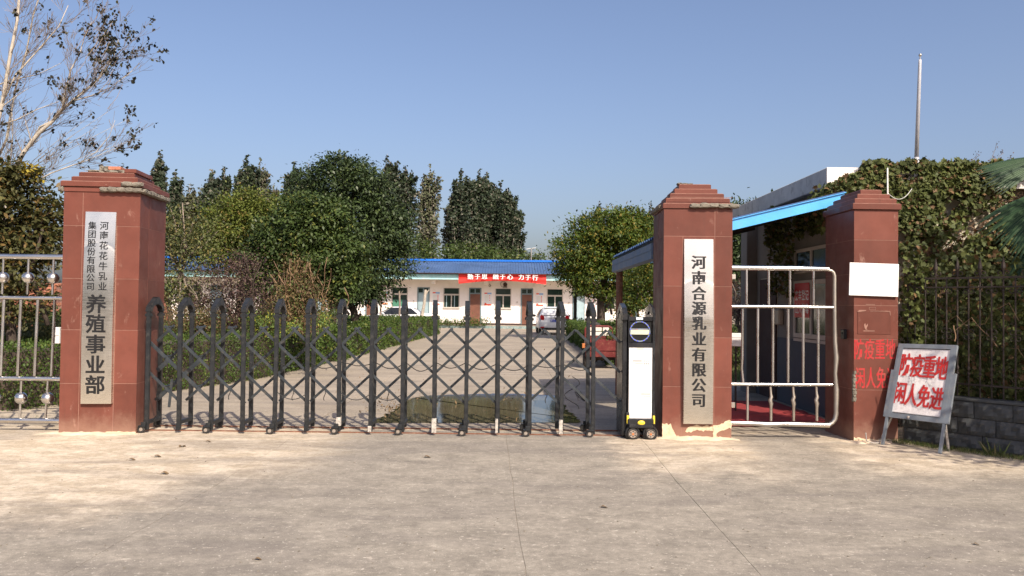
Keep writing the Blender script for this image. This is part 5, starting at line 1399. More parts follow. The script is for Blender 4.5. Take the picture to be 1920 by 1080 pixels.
for i, ch in enumerate('豫D591'):
    m = MB(); put_char(m, ch, -.17 + i * .085, .77, .075, .10, -.0145, .01, cjk=(i == 0)); m.build('plate_character', M_WHITE, pl)
SD = thing('sedan', 'white sedan standing side-on behind the clipped hedge', 'car', (P(818, 600, 50).x, 50.0, 0), R(90))
st = [(0, .40, .84, .74, .88, .68), (.12, .32, .98, .82, 1.02, .70), (.75, .28, 1.0, .87, 1.06, .70), (1.35, .27, .98, .88, 1.36, .60), (1.9, .27, .97, .88, 1.44, .57), (2.5, .27, .96, .88, 1.43, .57), (3.15, .27, .95, .88, 1.14, .64), (3.5, .27, .93, .87, .98, .72), (4.2, .30, .82, .83, .86, .64), (4.55, .38, .64, .74, .68, .55)]
autosmooth(body_loft(st).build('body', M_CARW, SD), 40)
for s in (-1, 1):
    m = MB(); m.add([(s * .890, 1.02, 1.02), (s * .892, 2.08, 1.0), (s * .645, 2.06, 1.385), (s * .67, 1.45, 1.34)], [(0, 1, 2, 3)]); m.add([(s * .892, 2.14, 1.0), (s * .888, 3.25, .98), (s * .66, 2.62, 1.37), (s * .645, 2.12, 1.385)], [(0, 1, 2, 3)]); m.build('side_window', M_GLS, SD)
    m = MB(); m.bbox(min(s * .60, s * .86), max(s * .60, s * .86), -.01, .22, .78, .93, .02); m.build('tail_lamp', M_TAIL, SD)
    m = MB(); m.sphere((s * 1.0, 3.05, 1.0), (.10, .07, .07), 10, 7); m.build('mirror', M_CARW, SD)
    for y in (.85, 3.65): carwheel(SD, s * .80, y, .32)
m = MB(); quadp(m, (-.62, .80, 1.075), (.62, .80, 1.075), (.53, 1.32, 1.36), (-.53, 1.32, 1.36)); quadp(m, (-.60, 2.62, 1.42), (.60, 2.62, 1.42), (.66, 3.40, 1.03), (-.66, 3.40, 1.03)); m.build('windscreen', M_GLS, SD)
# cargo tricycle
tc = G(1127, 694); TCY = thing('cargo_tricycle', 'small red cargo tricycle seen from behind at the road edge', 'tricycle', (P(1127, 650, 20.9).x, 20.9, 0), R(-3))
hw = .385
m = MB(); m.bbox(-hw, hw, 0, .03, .30, .47, .006); m.bbox(-hw, hw, -.004, .026, .475, .72, .006); m.bar((-hw, -.012, .475), (hw, -.012, .475), .02, .02); m.build('tailgate', M_CRED, TCY)
m = MB(); m.bbox(-hw, -hw + .03, .03, 1.2, .30, .72, .006); m.bbox(hw - .03, hw, .03, 1.2, .30, .72, .006); m.bbox(-hw + .03, hw - .03, .03, 1.2, .30, .33, .004); m.bbox(-hw + .03, hw - .03, 1.17, 1.2, .33, .72, .004); m.build('cargo_bed', M_CRED, TCY)
m = MB(); pts = [(-hw + .03, 1.22, .33), (-hw + .03, 1.22, .95)] + [(-hw + .15 - .12 * math.cos(R(a)), 1.22, .95 + .10 * math.sin(R(a))) for a in (30, 60, 90)] + [(hw - .15 + .12 * math.sin(R(a)), 1.22, .95 + .10 * math.cos(R(a))) for a in (0, 30, 60)] + [(hw - .03, 1.22, .95), (hw - .03, 1.22, .33)]
m.tube(pts, .028, 8); m.bar((-hw + .03, 1.22, .76), (hw - .03, 1.22, .76), .04, .05); m.build('head_frame', M_CRED, TCY)
for i in range(3):
    for j in range(2):
        m = MB(); x = -.27 + i * .19; m.bbox(x, x + .16, 1.20, 1.22, .80 + j * .12, .90 + j * .12, .004); m.build('cream_slat', M_CREAM, TCY)
m = MB(); m.sphere((-.09, 1.55, 1.06), (.17, .22, .10), 14, 8); m.build('seat', M_RUB, TCY); m = MB(); m.sphere((-.09, 1.52, .99), (.13, .2, .05), 12, 6); m.build('seat_base', M_CREAM, TCY)
m = MB(); m.tube([(-.33, 2.0, .98), (-.1, 2.1, .92), (.1, 2.1, .92), (.36, 2.0, 1.0)], .014, 6); m.tube([(0, 2.1, .92), (0, 2.45, .30)], .03, 8); m.bbox(-.05, .05, .2, 2.2, .26, .34, .01); m.build('frame', M_BLK, TCY)
for x, y in ((-.40, .35), (.40, .35), (0, 2.5)):
    m = MB(); m.ring((x, y, .25), .20, .045, 'x', 22, 6); m.disc((x, y, .25), .06, .08, 'x', 10); m.disc((x, y, .25), .17, .02, 'x', 16); autosmooth(m.build('wheel', M_RUB, TCY))
for s in (-1, 1): m = MB(); m.bbox(s * .44 - .035, s * .44 + .035, .02, .08, .52, .64, .008); m.build('tail_lamp', M_ORG, TCY); m = MB(); m.bar((s * .37, .05, .58), (s * .42, .05, .58), .02, .03); m.build('lamp_bracket', M_CRED, TCY)
m = MB(); m.bbox(-.42, .42, .30, .42, .20, .30, .01); m.build('axle', M_IRON, TCY)

# ================================================================== HEDGES
def hedge(name, label, faces, inner, group=None):
    t = thing(name, label, 'hedge', (inner[0][0], inner[0][1], 0), 0, group)
    m = MB(); m.prism(inner[:-1] if False else inner, -.04, HZ - .13, 'z'); m.build('dark_inner_block', M_BARK, t, world=True)  # dark solid block added inside the leaf shell to close the hedge
    A = np.concatenate(faces); return t, A
def bump3(x, y, z): return .07 * np.sin(x * 3.1 + z * 2) * np.cos(y * 2.3) + .04 * np.sin(x * 9 + y * 7 + z * 8)
def side_pts(a, b, n, z1, thick=.14):
    u = rng.random(n); x = a[0] + (b[0] - a[0]) * u; y = a[1] + (b[1] - a[1]) * u; z = rng.random(n) * z1
    nx, ny = -(b[1] - a[1]), b[0] - a[0]; l = math.hypot(nx, ny); nx, ny = nx / l, ny / l
    off = rng.random(n) * thick - bump3(x, y, z) * 1.0
    return np.stack([x + nx * off, y + ny * off, z], 1)
def top_pts(poly, n, z1, thick=.12):
    xs = [p[0] for p in poly]; ys = [p[1] for p in poly]; out_ = []
    def inside(x, y):
        c = False; j = len(poly) - 1
        for i in range(len(poly)):
            if (poly[i][1] > y) != (poly[j][1] > y) and x < (poly[j][0] - poly[i][0]) * (y - poly[i][1]) / (poly[j][1] - poly[i][1]) + poly[i][0]: c = not c
            j = i
        return c
    while len(out_) < n:
        x, y = rng.uniform(min(xs), max(xs)), min(ys) + (max(ys) - min(ys)) * rng.random() ** 1.8
        if inside(x, y): out_.append((x, y, z1 - rng.random() * thick + .05 * math.sin(x * 2.3) * math.cos(y * 1.1) + .02 * math.sin(x * 11 + y * 9)))
    return np.array(out_)
HZ = .95
# left of the road, kerb side towards +x
seg = [(-13.5, 11.35), (-7.1, 11.75), (-6.05, 13.8), (-5.10, 17.3), (-4.65, 24.0), (-4.3, 32.0), (-3.85, 44.8)]
dens = [1500, 1500, 1300, 700, 420, 260]
fs = []
for i in range(len(seg) - 1):
    a, b = seg[i], seg[i + 1]; A_ = math.hypot(b[0] - a[0], b[1] - a[1]) * HZ; fs.append(side_pts(a, b, int(A_ * dens[i] * 1.15), HZ))
fs.append(side_pts((-3.85, 44.8), (-8, 45.1), 1200, HZ))
polyA = seg + [(-9.5, 45.0), (-10, 24), (-13.5, 13.2)]
inner = [(x - .16, y + .14) for x, y in seg] + [(-9.4, 44.7), (-9.8, 24), (-13.4, 13.0)]
t, A = hedge('clipped_hedge', 'clipped boxwood hedge curving along the road side below the round trees', fs, inner)
near = A[A[:, 1] < 18]; far = A[A[:, 1] >= 18]
leaves('near_leaves', L_HEDGE, near, .042, rng, t, .6, T_RHOMB, 0, fold=.05); leaves('far_leaves', L_HEDGE, far, .075, rng, t, .6, T_RHOMB, 0, fold=.05)
B_ = top_pts(polyA, 42000, HZ, .14); nb = B_[B_[:, 1] < 20]; fbk = B_[B_[:, 1] >= 20]
leaves('near_top_leaves', L_HEDGE, nb, .046, rng, t, .6, T_RHOMB, -.3); leaves('far_top_leaves', L_HEDGE, fbk, .085, rng, t, .6, T_RHOMB, -.3)
polyB = [(2.62, 40.5), (2.55, 22.0), (8.5, 21.6), (9.0, 40.5)]
fs = [side_pts((2.62, 40.5), (2.55, 22.0), 9000, HZ), side_pts((2.55, 22.0), (8.5, 21.6), 6000, HZ), side_pts((9, 40.5), (2.62, 40.5), 900, HZ)]
t, A = hedge('clipped_hedge', 'clipped hedge block on the tricycle side of the road', fs, [(2.80, 40.3), (2.72, 22.2), (8.4, 21.8), (8.8, 40.3)])
leaves('side_leaves', L_HEDGE, A, .065, rng, t, .6, T_RHOMB); leaves('top_leaves', L_HEDGE, top_pts(polyB, 15000, HZ), .070, rng, t, .6, T_RHOMB, -.3)

# ================================================================== TREES
def crown(t, name, mat, lobes, n, per, cr, size, **k):
    lf = {q: k.pop(q) for q in ('aspect', 'tmpl', 'droop', 'outw') if q in k}
    pts, o = clumps(lobes, rng, n, per, cr, **k)
    nr = o * .55 + np.array([0, 0, .8])
    return leaves(name, mat, pts, size, rng, t, lf.get('aspect', .5), lf.get('tmpl', T_RHOMB), lf.get('droop', .25), out=o, outw=lf.get('outw', .7), nrm=nr, nrmw=.62)
def at(px, Y): return P(px, 570, Y).x
def lobe(px, py, Y, rxp, rzp, dy=0, ry=None):
    q = P(px, py, Y + dy); s = Y / F; return (q.x, q.y, q.z, rxp * s, (ry if ry else rxp * s), rzp * s)
def trunk(t, paths, name='trunk', mat=None, n=8):
    m = MB()
    for pts, r0, r1 in paths:
        k = len(pts); m.tube([Vector(p) for p in pts], [lerp(r0, r1, i / (k - 1)) for i in range(k)], n)
    o = m.build(name, mat or M_BARK, t, world=True, smooth=True); return o
def radiate(t, c0, lobes, n, r0, seed, mat=None):
    """limbs from the fork c0 into the lobes"""
    r2 = random.Random(seed); m = MB()
    for i in range(n):
        l = lobes[i % len(lobes)]; e = Vector((l[0] + r2.uniform(-.8, .8) * l[3], l[1] + r2.uniform(-.8, .8) * l[4], l[2] + r2.uniform(-.5, .8) * l[5]))
        limb(m, c0, e, r0 * r2.uniform(.5, 1), .012, r2, 5, .05, 5)
    return m.build('limb', mat or M_BARK, t, world=True)
# big round camphor, behind the hedge
Y = 30; t = thing('camphor_tree', 'tallest dense dark green tree of the yard, its crown rising above the blue roof end', 'tree', (at(668, Y), Y, 0))
lb = [lobe(648, 345, Y, 56, 44), lobe(672, 430, Y, 78, 66), lobe(590, 352, Y, 36, 36, 1), lobe(604, 405, Y, 40, 50), lobe(732, 480, Y, 34, 54), lobe(712, 400, Y, 46, 44), lobe(645, 310, Y, 30, 20), lobe(694, 348, Y, 34, 30, -.5), lobe(660, 500, Y, 74, 38), lobe(745, 432, Y, 22, 30), lobe(655, 545, Y, 60, 22)]
crown(t, 'crown', L_DARK, lb, 760, 70, .42, .125, shell=(.55, 1.05), flat=.5, droop=.45)
g_ = G(671, 601 + 49, 0); tb = Vector((at(671, Y), Y, 0))
trunk(t, [([tb, P(664, 585, Y), P(655, 565, Y), P(662, 540, Y), P(668, 500, Y)], .15, .09), ([P(656, 565, Y), P(640, 550, Y), P(625, 520, Y)], .07, .04), ([P(662, 545, Y), P(690, 525, Y), P(720, 500, Y)], .06, .03), ([P(655, 590, Y), P(640, 570, Y), P(625, 558, Y)], .05, .03), ([P(668, 598, Y), P(677, 588, Y)], .06, .05)])
radiate(t, P(665, 510, Y), lb, 14, .06, 1)
Y = 26; t = thing('camphor_tree', 'lower dense dark green tree leaning in front of the tallest one', 'tree', (at(626, Y), Y, 0))
lb = [lobe(575, 430, Y, 78, 58), lobe(520, 470, Y, 58, 58), lobe(610, 480, Y, 70, 55), lobe(545, 520, Y, 60, 40), lobe(640, 530, Y, 45, 35), lobe(500, 505, Y, 40, 50), lobe(590, 400, Y, 50, 30)]
crown(t, 'crown', L_CAMPH, lb, 700, 68, .38, .12, shell=(.52, 1.05), flat=.5, droop=.45)
trunk(t, [([Vector((at(627, Y), Y, 0)), P(627, 600, Y), P(625, 575, Y), P(612, 545, Y), P(590, 500, Y)], .17, .08), ([P(625, 578, Y), P(636, 560, Y), P(645, 535, Y)], .09, .05), ([P(624, 582, Y), P(608, 570, Y), P(598, 560, Y)], .06, .04)])
radiate(t, P(605, 530, Y), lb, 13, .06, 2)
Y = 33; t = thing('yellowing_tree', 'yellow-green tree between the purple shrub and the dark camphor crowns', 'tree', (at(470, Y), Y, 0))
lb = [lobe(450, 425, Y, 60, 56), lobe(500, 405, Y, 50, 40), lobe(422, 465, Y, 50, 46), lobe(540, 410, Y, 38, 46), lobe(462, 385, Y, 26, 30)]
crown(t, 'crown', L_YELG, lb, 560, 44, .42, .12, shell=(.3, 1.1), flat=.6, droop=.25)
trunk(t, [([Vector((at(470, Y), Y, 0)), P(468, 540, Y), P(462, 460, Y)], .13, .06)]); radiate(t, P(466, 500, Y), lb, 14, .05, 3)
Y = 22.5; t = thing('sparse_tree', 'sparse olive leaved tree with forked dark trunk beside the broken pillar', 'tree', (at(322, Y), Y, 0))
lb = [lobe(335, 460, Y, 55, 50), lobe(325, 520, Y, 48, 42), lobe(375, 440, Y, 36, 38), lobe(320, 410, Y, 24, 34), lobe(350, 560, Y, 50, 30)]
crown(t, 'crown', L_OLIVE, lb, 420, 17, .30, .085, shell=(.15, 1.05), droop=.2)
trunk(t, [([Vector((at(322, Y), Y, 0)), P(320, 590, Y), P(316, 570, Y), P(325, 540, Y), P(345, 500, Y), P(350, 450, Y)], .085, .03), ([P(317, 572, Y), P(305, 555, Y), P(300, 520, Y)], .05, .02), ([P(318, 570, Y), P(345, 560, Y), P(365, 545, Y)], .04, .02), ([P(345, 500, Y), P(346, 440, Y), P(342, 380, Y)], .03, .012)], mat=M_TWIG)
radiate(t, P(335, 500, Y), lb, 22, .028, 4, M_TWIG)
Y = 20; t = thing('purple_shrub', 'purple-brown leaved shrub in front of the yellow-green tree', 'shrub', (at(440, Y), Y, 0))
lb = [lobe(440, 540, Y, 66, 52), lobe(405, 585, Y, 55, 34), lobe(485, 590, Y, 50, 36), lobe(450, 498, Y, 34, 26)]
crown(t, 'crown', L_PURP, lb, 420, 30, .34, .055, shell=(.1, 1.2), droop=.0)
radiate(t, P(440, 625, Y), lb, 26, .03, 5)
Y = 18.5; t = thing('dry_vine_bush', 'upright bush choked with dry brown vines', 'shrub', (at(560, Y), Y, 0))
lb = [lobe(560, 545, Y, 34, 50), lobe(540, 590, Y, 40, 35), lobe(585, 575, Y, 26, 42), lobe(548, 500, Y, 16, 22)]
crown(t, 'crown', L_DRY, lb, 260, 26, .26, .060, shell=(.1, 1.15))
m = MB(); r2 = random.Random(9)
for k in range(70):
    px = r2.gauss(560, 22); st_ = r2.uniform(9, 24); pts = [P(px + r2.uniform(-9, 9) + (px - 560) * .03 * i, 625 - i * st_ + r2.uniform(-4, 4), Y + r2.uniform(-.3, .3)) for i in range(7)]; m.tube(pts, r2.uniform(.004, .012), 4)
m.build('dry_stems', M_TWIGD, t, world=True)
Y = 17.5; t = thing('yellow_shrub', 'low shrub with yellow and bright green leaves at the foot of the dry vines', 'shrub', (at(480, Y), Y, 0))
lb = [lobe(472, 610, Y, 16, 24), lobe(500, 612, Y, 22, 22), lobe(600, 600, Y, 18, 18), lobe(545, 612, Y, 20, 16)]
crown(t, 'crown', L_YEL, lb, 90, 24, .18, .055, shell=(.1, 1.08)); radiate(t, P(480, 660, Y), lb[:2], 10, .02, 6)
Y = 18; t = thing('brown_bush', 'low rusty brown bush just behind the broken pillar', 'shrub', (at(345, Y), Y, 0))
lb = [lobe(345, 600, Y, 48, 24), lobe(390, 605, Y, 30, 22)]
crown(t, 'crown', L_DRY, lb, 150, 30, .2, .05, shell=(.1, 1.08)); radiate(t, P(345, 650, Y), lb, 10, .02, 7)
Y = 24; t = thing('shady_shrub', 'low dark shrub filling the gap under the camphor crowns', 'shrub', (at(520, Y), Y, 0))
lb = [lobe(470, 600, Y, 60, 26), lobe(550, 595, Y, 60, 30), lobe(610, 602, Y, 30, 14)]
crown(t, 'crown', L_DARK, lb, 260, 34, .3, .09, shell=(.2, 1.05))
radiate(t, P(520, 640, Y), lb, 10, .03, 8)
# right-hand rounded tree
Y = 39; t = thing('rounded_tree', 'rounded tree with yellowing crown between the building and the lean-to', 'tree', (at(1127, Y), Y, 0))
lb = [lobe(1140, 430, Y, 62, 38), lobe(1095, 470, Y, 55, 48), lobe(1165, 460, Y, 58, 52), lobe(1130, 520, Y, 62, 38), lobe(1080, 500, Y, 40, 36), lobe(1185, 420, Y, 36, 30), lobe(1180, 510, Y, 45, 45)]
crown(t, 'crown', L_RTREE, lb, 640, 62, .46, .15, shell=(.55, 1.05), flat=.5, droop=.3)
trunk(t, [([Vector((at(1127, Y), Y, 0)), P(1127, 590, Y), P(1126, 560, Y), P(1133, 520, Y), P(1135, 480, Y)], .22, .12), ([P(1134, 585, Y), P(1142, 560, Y), P(1158, 535, Y)], .08, .06), ([P(1147, 590, Y), P(1142, 565, Y), P(1135, 545, Y)], .06, .04)]); radiate(t, P(1132, 520, Y), lb, 14, .09, 10)
Y = 27; t = thing('bushy_tree', 'bushy tree framed between the lean-to gutter and the white drive unit', 'tree', (at(1195, Y), Y, 0))
lb = [lobe(1190, 550, Y, 34, 40), lobe(1215, 530, Y, 40, 45), lobe(1180, 575, Y, 26, 24), lobe(1250, 520, Y, 40, 50)]
crown(t, 'crown', L_RTREE, lb, 330, 30, .26, .09, shell=(.4, 1.05)); trunk(t, [([Vector((at(1195, Y), Y, 0)), P(1196, 580, Y), P(1196, 535, Y)], .05, .03)], mat=M_TWIG); radiate(t, P(1196, 560, Y), lb, 9, .03, 11)
Y = 21; t = thing('dark_tree', 'dark leafy tree with sky gaps seen between the red pillar and the gatehouse', 'tree', (at(1400, Y), Y, 0))
lb = [lobe(1395, 480, Y, 45, 50), lobe(1365, 440, Y, 45, 35), lobe(1420, 430, Y, 50, 34), lobe(1390, 400, Y, 40, 22), lobe(1340, 500, Y, 50, 50)]
crown(t, 'crown', L_DARK, lb, 420, 34, .28, .10, shell=(.2, 1.05)); trunk(t, [([Vector((at(1400, Y), Y, 0)), P(1400, 560, Y), P(1395, 460, Y)], .08, .04)]); radiate(t, P(1398, 520, Y), lb, 10, .04, 12)
t = thing('grey_shrub', 'greyish bare shrub under the dark tree by the gatehouse', 'shrub', (at(1395, 19), 19, 0))
lb = [lobe(1392, 560, 19, 34, 50), lobe(1400, 600, 19, 30, 30)]; crown(t, 'crown', L_PURP, lb, 150, 24, .2, .05, shell=(.1, 1.05)); radiate(t, P(1392, 630, 19), lb, 22, .02, 13, M_TWIG)
A = [(rng.uniform(3.2, 8), rng.uniform(17.9, 22), -.035) for _ in range(1500)]; grass_tufts('lawn_grass', A, .13, '', .05, 7)
A = [(rng.uniform(-12, -6.4), rng.uniform(10.6, 11.3), -.035) for _ in range(260)]; grass_tufts('verge_grass', A, .06, '', .05, 6)

# poplars: upright feathery columns far behind
def poplar(px, ytop, wpx, Y, label, mat=L_POP, bare=.25, lean=0.0, n=24, per=150, seed=0, ybase=560):
    """leader with steep plumes, each ending in a tip of its own and bent by the wind"""
    r2 = random.Random(seed * 31 + int(px)); s = Y / F; base = Vector((at(px, Y), Y, 0)); top = P(px + lean, ytop, Y); H = top.z
    t = thing('poplar', label, 'tree', base, 0, 'poplars in the row behind the office roof')
    m = MB(); limb(m, base, top, .17, .015, r2, 8, .006, 6); ax = lambda f: base.lerp(top, f)
    A = []; W = wpx * s * 1.05; wind = .035 * lean
    for i in range(n):
        f0 = bare + (.80 - bare) * (i / n); a = r2.uniform(0, 6.283); reach = W * r2.uniform(.45, 1.0) * (1 - .45 * f0)
        zt = min(H * r2.uniform(.93, 1.0), H * (f0 + r2.uniform(.16, .34)) + 1.0)
        zt = min(zt, H * (1.0 - .30 * (reach / W) ** 1.2 * r2.uniform(.5, 1.3)))
        if i < 3: zt = H * (.86 + .05 * i); reach *= .55
        st_ = ax(f0); e = Vector((st_.x + math.cos(a) * reach, st_.y + math.sin(a) * reach, zt)); mid = st_.lerp(e, .45) + Vector((math.cos(a), math.sin(a), 0)) * reach * .22
        tip = e + Vector((wind * (zt / H) ** 2 * 1.2, 0, 0)); pts = [st_, mid, e.lerp(mid, .35), tip]; m.tube(pts, [.045, .03, .02, .008], 4)
        q = rng.random(per) ** .8; PP = np.array([list(p) for p in pts]); u = q * 3; k = np.minimum(u.astype(int), 2); fr = (u - k)[:, None]
        c = PP[k] * (1 - fr) + PP[k + 1] * fr; rad = (.27 * np.sin(np.pi * np.clip(q * .85 + .12, 0, 1)) + .05) * (W / 1.5) ** .5
        A.append(c + rng.normal(size=(per, 3)) * rad[:, None] * np.array([.62, .62, .8]))
    q = rng.random(per) ** .6; c = np.array(base)[None] * (1 - (.45 + .55 * q))[:, None] + np.array(top)[None] * (.45 + .55 * q)[:, None]; A.append(c + rng.normal(size=(per, 3)) * (.34 * (1.12 - q))[:, None])
    A = np.concatenate(A); m.build('trunk', M_BARKP, t, world=True)
    o = A - np.array([base.x, base.y, 0]); o[:, 2] = .3; o /= np.linalg.norm(o, axis=1)[:, None] + 1e-6
    leaves('crown', mat, A, .25, rng, t, .78, T_RHOMB, .1, nrm=o + np.array([.2, 0, .3]), nrmw=.45); return t
rowp = [(290, 281, 19, 62, 10, 'leftmost poplar tip, just clear of the broken pillar crown', L_POP, .2), (322, 322, 16, 64, 6, 'second poplar from the broken pillar, half as tall as its neighbour', L_POP, .2), (352, 345, 15, 66, 4, 'thin nearly bare poplar right of the two left tips', L_POPP, .35),
        (388, 318, 24, 66, 10, 'poplar with two windblown tips before the gap', L_POP, .2), (412, 312, 14, 68, 8, 'slim poplar touching the two-tipped one', L_POP, .25), (440, 290, 24, 68, 24, 'windblown poplar with a ragged wide top', L_POP, .2), (474, 296, 18, 70, 14, 'poplar whose top bends towards the camphor tree', L_POPP, .25),
        (505, 345, 15, 72, 8, 'short pale poplar in the gap before the bent one', L_POPP, .35), (528, 302, 22, 70, 24, 'poplar with a single bent dark tip left of the camphor tree', L_POP, .2), (575, 306, 18, 72, 4, 'pale poplar peeping behind the camphor crown', L_POPP, .2), (640, 290, 16, 72, 6, 'poplar tip directly over the camphor tree', L_POP, .2),
        (718, 289, 32, 72, 8, 'tall poplar just right of the camphor top', L_POP, .2), (748, 310, 30, 72, 12, 'poplar leaning over the end of the blue roof', L_POP, .2), (335, 350, 15, 70, 6, 'low poplar tip filling the gap beside the broken pillar', L_POPP, .3), (370, 352, 18, 71, 6, 'pale low poplar before the two-tipped one', L_POPP, .3), (458, 318, 20, 74, 10, 'poplar standing behind the ragged topped one', L_POP, .2), (493, 338, 18, 74, 10, 'low dark poplar behind the bent topped one', L_POP, .25), (552, 325, 20, 74, 10, 'poplar between the bent dark tip and the camphor crown', L_POP, .2), (728, 335, 20, 76, 6, 'low poplar behind the camphor crown over the roof end', L_POP, .2), (842, 365, 18, 78, 4, 'pale slim poplar on the near edge of the dense clump', L_POPP, .2), (905, 322, 26, 78, 8, 'poplar behind the tallest of the dense clump', L_POP, .1), (930, 340, 26, 80, 8, 'rear poplar filling the dense clump', L_POP, .1),
        (798, 308, 29, 74, 8, 'free standing poplar with pale trunk between two gaps', L_POPP, .12),
        (862, 316, 28, 74, 2, 'first poplar of the dense clump over the roof', L_POP, .1), (890, 318, 30, 75, 8, 'tallest poplar of the dense clump over the roof', L_POP, .1), (918, 345, 30, 77, 6, 'third poplar of the dense clump over the roof', L_POP, .1), (944, 352, 28, 76, 8, 'fourth poplar of the dense clump, dark green', L_POP, .1), (962, 380, 22, 78, 6, 'last and lowest poplar at the edge of the dense clump', L_POP, .1)]
for i, (px, yt, w, Y, ln, lab, mt_, br) in enumerate(rowp):
    poplar(px, yt, w, Y, lab, mt_, br, ln, n=26 if w < 24 else 44, per=190 if mt_ is L_POP else 110, seed=i)
poplar(1190, 388, 22, 80, 'poplar top showing over the yellowing rounded tree', L_POP, .2, 6, n=18, seed=31); poplar(1122, 380, 12, 82, 'thin poplar spike over the rounded tree', L_POP, .2, 2, n=12, seed=32); poplar(1214, 380, 20, 78, 'poplar half hidden by the red pillar', L_POP, .2, 6, n=18, seed=33)
# low wood behind the roof
lb = [lobe(x, y, 72, w, h) for x, y, w, h in ((770, 470, 50, 26), (830, 480, 45, 18), (880, 478, 50, 20), (930, 482, 50, 16), (985, 487, 40, 10), (720, 470, 60, 30), (560, 470, 90, 40), (420, 480, 90, 30), (320, 500, 60, 25), (1200, 470, 80, 40))]
pts, o = clumps(lb, rng, 560, 40, .7, shell=(.4, 1.02)); w_ = leaves('thicket', L_CAMPH, pts, .22, rng, None, .6, T_RHOMB, .2, out=o, outw=.6); tag(w_, kind='stuff')
# saplings with stakes in front of the office
for px0, py0, px1, py1, Y, r, lab in ((790, 598, 798, 543, 49, .10, 'pale lopped trunk leaning in front of the blue door'), (748.5, 600, 748.5, 545, 48, .06, 'thin dark upright stake before the window over the sedan'), (712, 610, 713, 553, 47, .06, 'thin reddish sapling stem beside the brown door')):
    b = P(px0, py0, Y); e = P(px1, py1, Y); t = thing('young_trunk', lab, 'tree', (b.x, Y, 0)); m = MB(); m.tube([(b.x, Y, -.02), b, b.lerp(e, .5) + Vector((.04, 0, 0)), e], [r, r, r * .9, r * .8], 7); m.build('stem', M_BARKP if r > .07 else M_TWIG, t, world=True)
    m = MB(); limb(m, b.lerp(e, .8), e + Vector((.22, 0, .0)), r * .5, r * .3, random.Random(2), 3, .05, 5); m.build('side_stub', M_BARKP if r > .07 else M_TWIG, t, world=True)
for px, w, h, lab in ((838, 26, 9, 'low wild weeds at the foot of the wall beside the hedge end'), (872, 18, 12, 'weedy clump growing before the first brown door'), (898, 22, 12, 'taller weedy clump between the kerb and the poster')):
    t = thing('weed_clump', lab, 'plant', (at(px, 56.3), 56.3, .15)); q = P(px, 606, 56.3); pts = np.array([q]) + rng.normal(size=(420, 3)) * np.array([w * .018, .12, h * .016]) + np.array([0, 0, .0]); pts[:, 2] = np.abs(pts[:, 2] - .15) + .15
    leaves('leaves', L_HEDGE, pts, .13, rng, t, .4, T_RHOMB, -.6); m = MB()
    for k in range(8): x = q.x + rnd.uniform(-.5, .5) * w * .03; m.tube([(x, 56.3, .15), (x + rnd.uniform(-.15, .15), 56.3, .5 + rnd.random() * .4)], .008, 4)
    m.build('stalks', M_TWIGD, t, world=True)
# distant lamp
b = P(996, 490, 70); e = P(996, 466, 70); t = thing('street_lamp', 'distant twin headed lamp post above the blue roof', 'street lamp', (b.x, 70, 0))
m = MB(); m.tube([(b.x, 70, 0), e], .05, 8); m.build('pole', M_STEELD, t, world=True); m = MB(); m.bar(e + Vector((-.30, 0, -.05)), e + Vector((.30, 0, .0)), .02, .03); m.build('arm', M_STEELD, t, world=True)
for s in (-1, 1): m = MB(); m.bar(e + Vector((s * .06, 0, .02)), e + Vector((s * .40, 0, .06 * s)), .14, .035); m.build('lamp_head', M_WHITE, t, world=True)

# ================================================================== LEFT EDGE: BRICK WALL, BIG-LEAVED TREE, BARE TREE
t = thing('brick_wall', 'low orange brick wall glimpsed through the tree beyond the steel fence', 'wall', (at(-60, 19), 19, 0))
x0, x1 = at(-140, 19), at(118, 19); m = MB(); m.box(x0, x1, 19.02, 19.2, -.04, 1.98); m.build('core', M_MORTP, t, world=True)
m = MB()
for r in range(27):
    z = r * .073; x = x0 + (.12 if r % 2 else 0)
    while x < x1 - .2: m.box(x, x + .228, 19.0 + rnd.uniform(-.003, .003), 19.03, z, z + .062); x += .24
tag(m.build('brick', M_BRICK, t, world=True, fixn=False), kind='stuff')
Y = 12.9; t = thing('big_leaved_tree', 'broad leaved olive tree with a golden sprig over the steel fence', 'tree', (at(20, Y), Y, 0))
lb = [lobe(55, 445, Y, 72, 88, .3), lobe(10, 400, Y, 62, 80), lobe(95, 420, Y, 40, 70, .4), lobe(15, 500, Y, 60, 80), lobe(-60, 430, Y, 90, 120), lobe(20, 340, Y, 36, 32), lobe(85, 385, Y, 32, 30, .3)]
crown(t, 'crown', L_PLUM, lb, 470, 26, .20, .085, aspect=.62, tmpl=T_OVAL, shell=(.35, 1.03), droop=.5)
lb2 = [lobe(30, 560, Y, 60, 45), lobe(90, 545, Y, 26, 26), lobe(-30, 560, Y, 60, 45), lobe(20, 600, Y, 30, 20)]
crown(t, 'lower_crown', L_PLUM, lb2, 90, 20, .16, .075, aspect=.62, tmpl=T_OVAL, shell=(.2, 1.05), droop=.5)
crown(t, 'golden_leaves', L_GOLD, [lobe(58, 318, Y, 14, 12), lobe(70, 330, Y, 10, 8)], 12, 14, .08, .065, aspect=.62, tmpl=T_OVAL)
crown(t, 'upper_sprig', L_PLUM, [lobe(45, 332, Y, 34, 20), lobe(5, 315, Y, 22, 20)], 40, 22, .12, .075, aspect=.62, tmpl=T_OVAL)
trunk(t, [([Vector((at(20, Y), Y, 0)), P(22, 640, Y), P(15, 560, Y), P(25, 470, Y)], .09, .05), ([P(15, 560, Y), P(60, 500, Y), P(80, 430, Y)], .05, .02), ([P(90, 610, Y), P(75, 560, Y), P(60, 520, Y)], .04, .03)]); radiate(t, P(20, 500, Y), lb, 20, .035, 21)
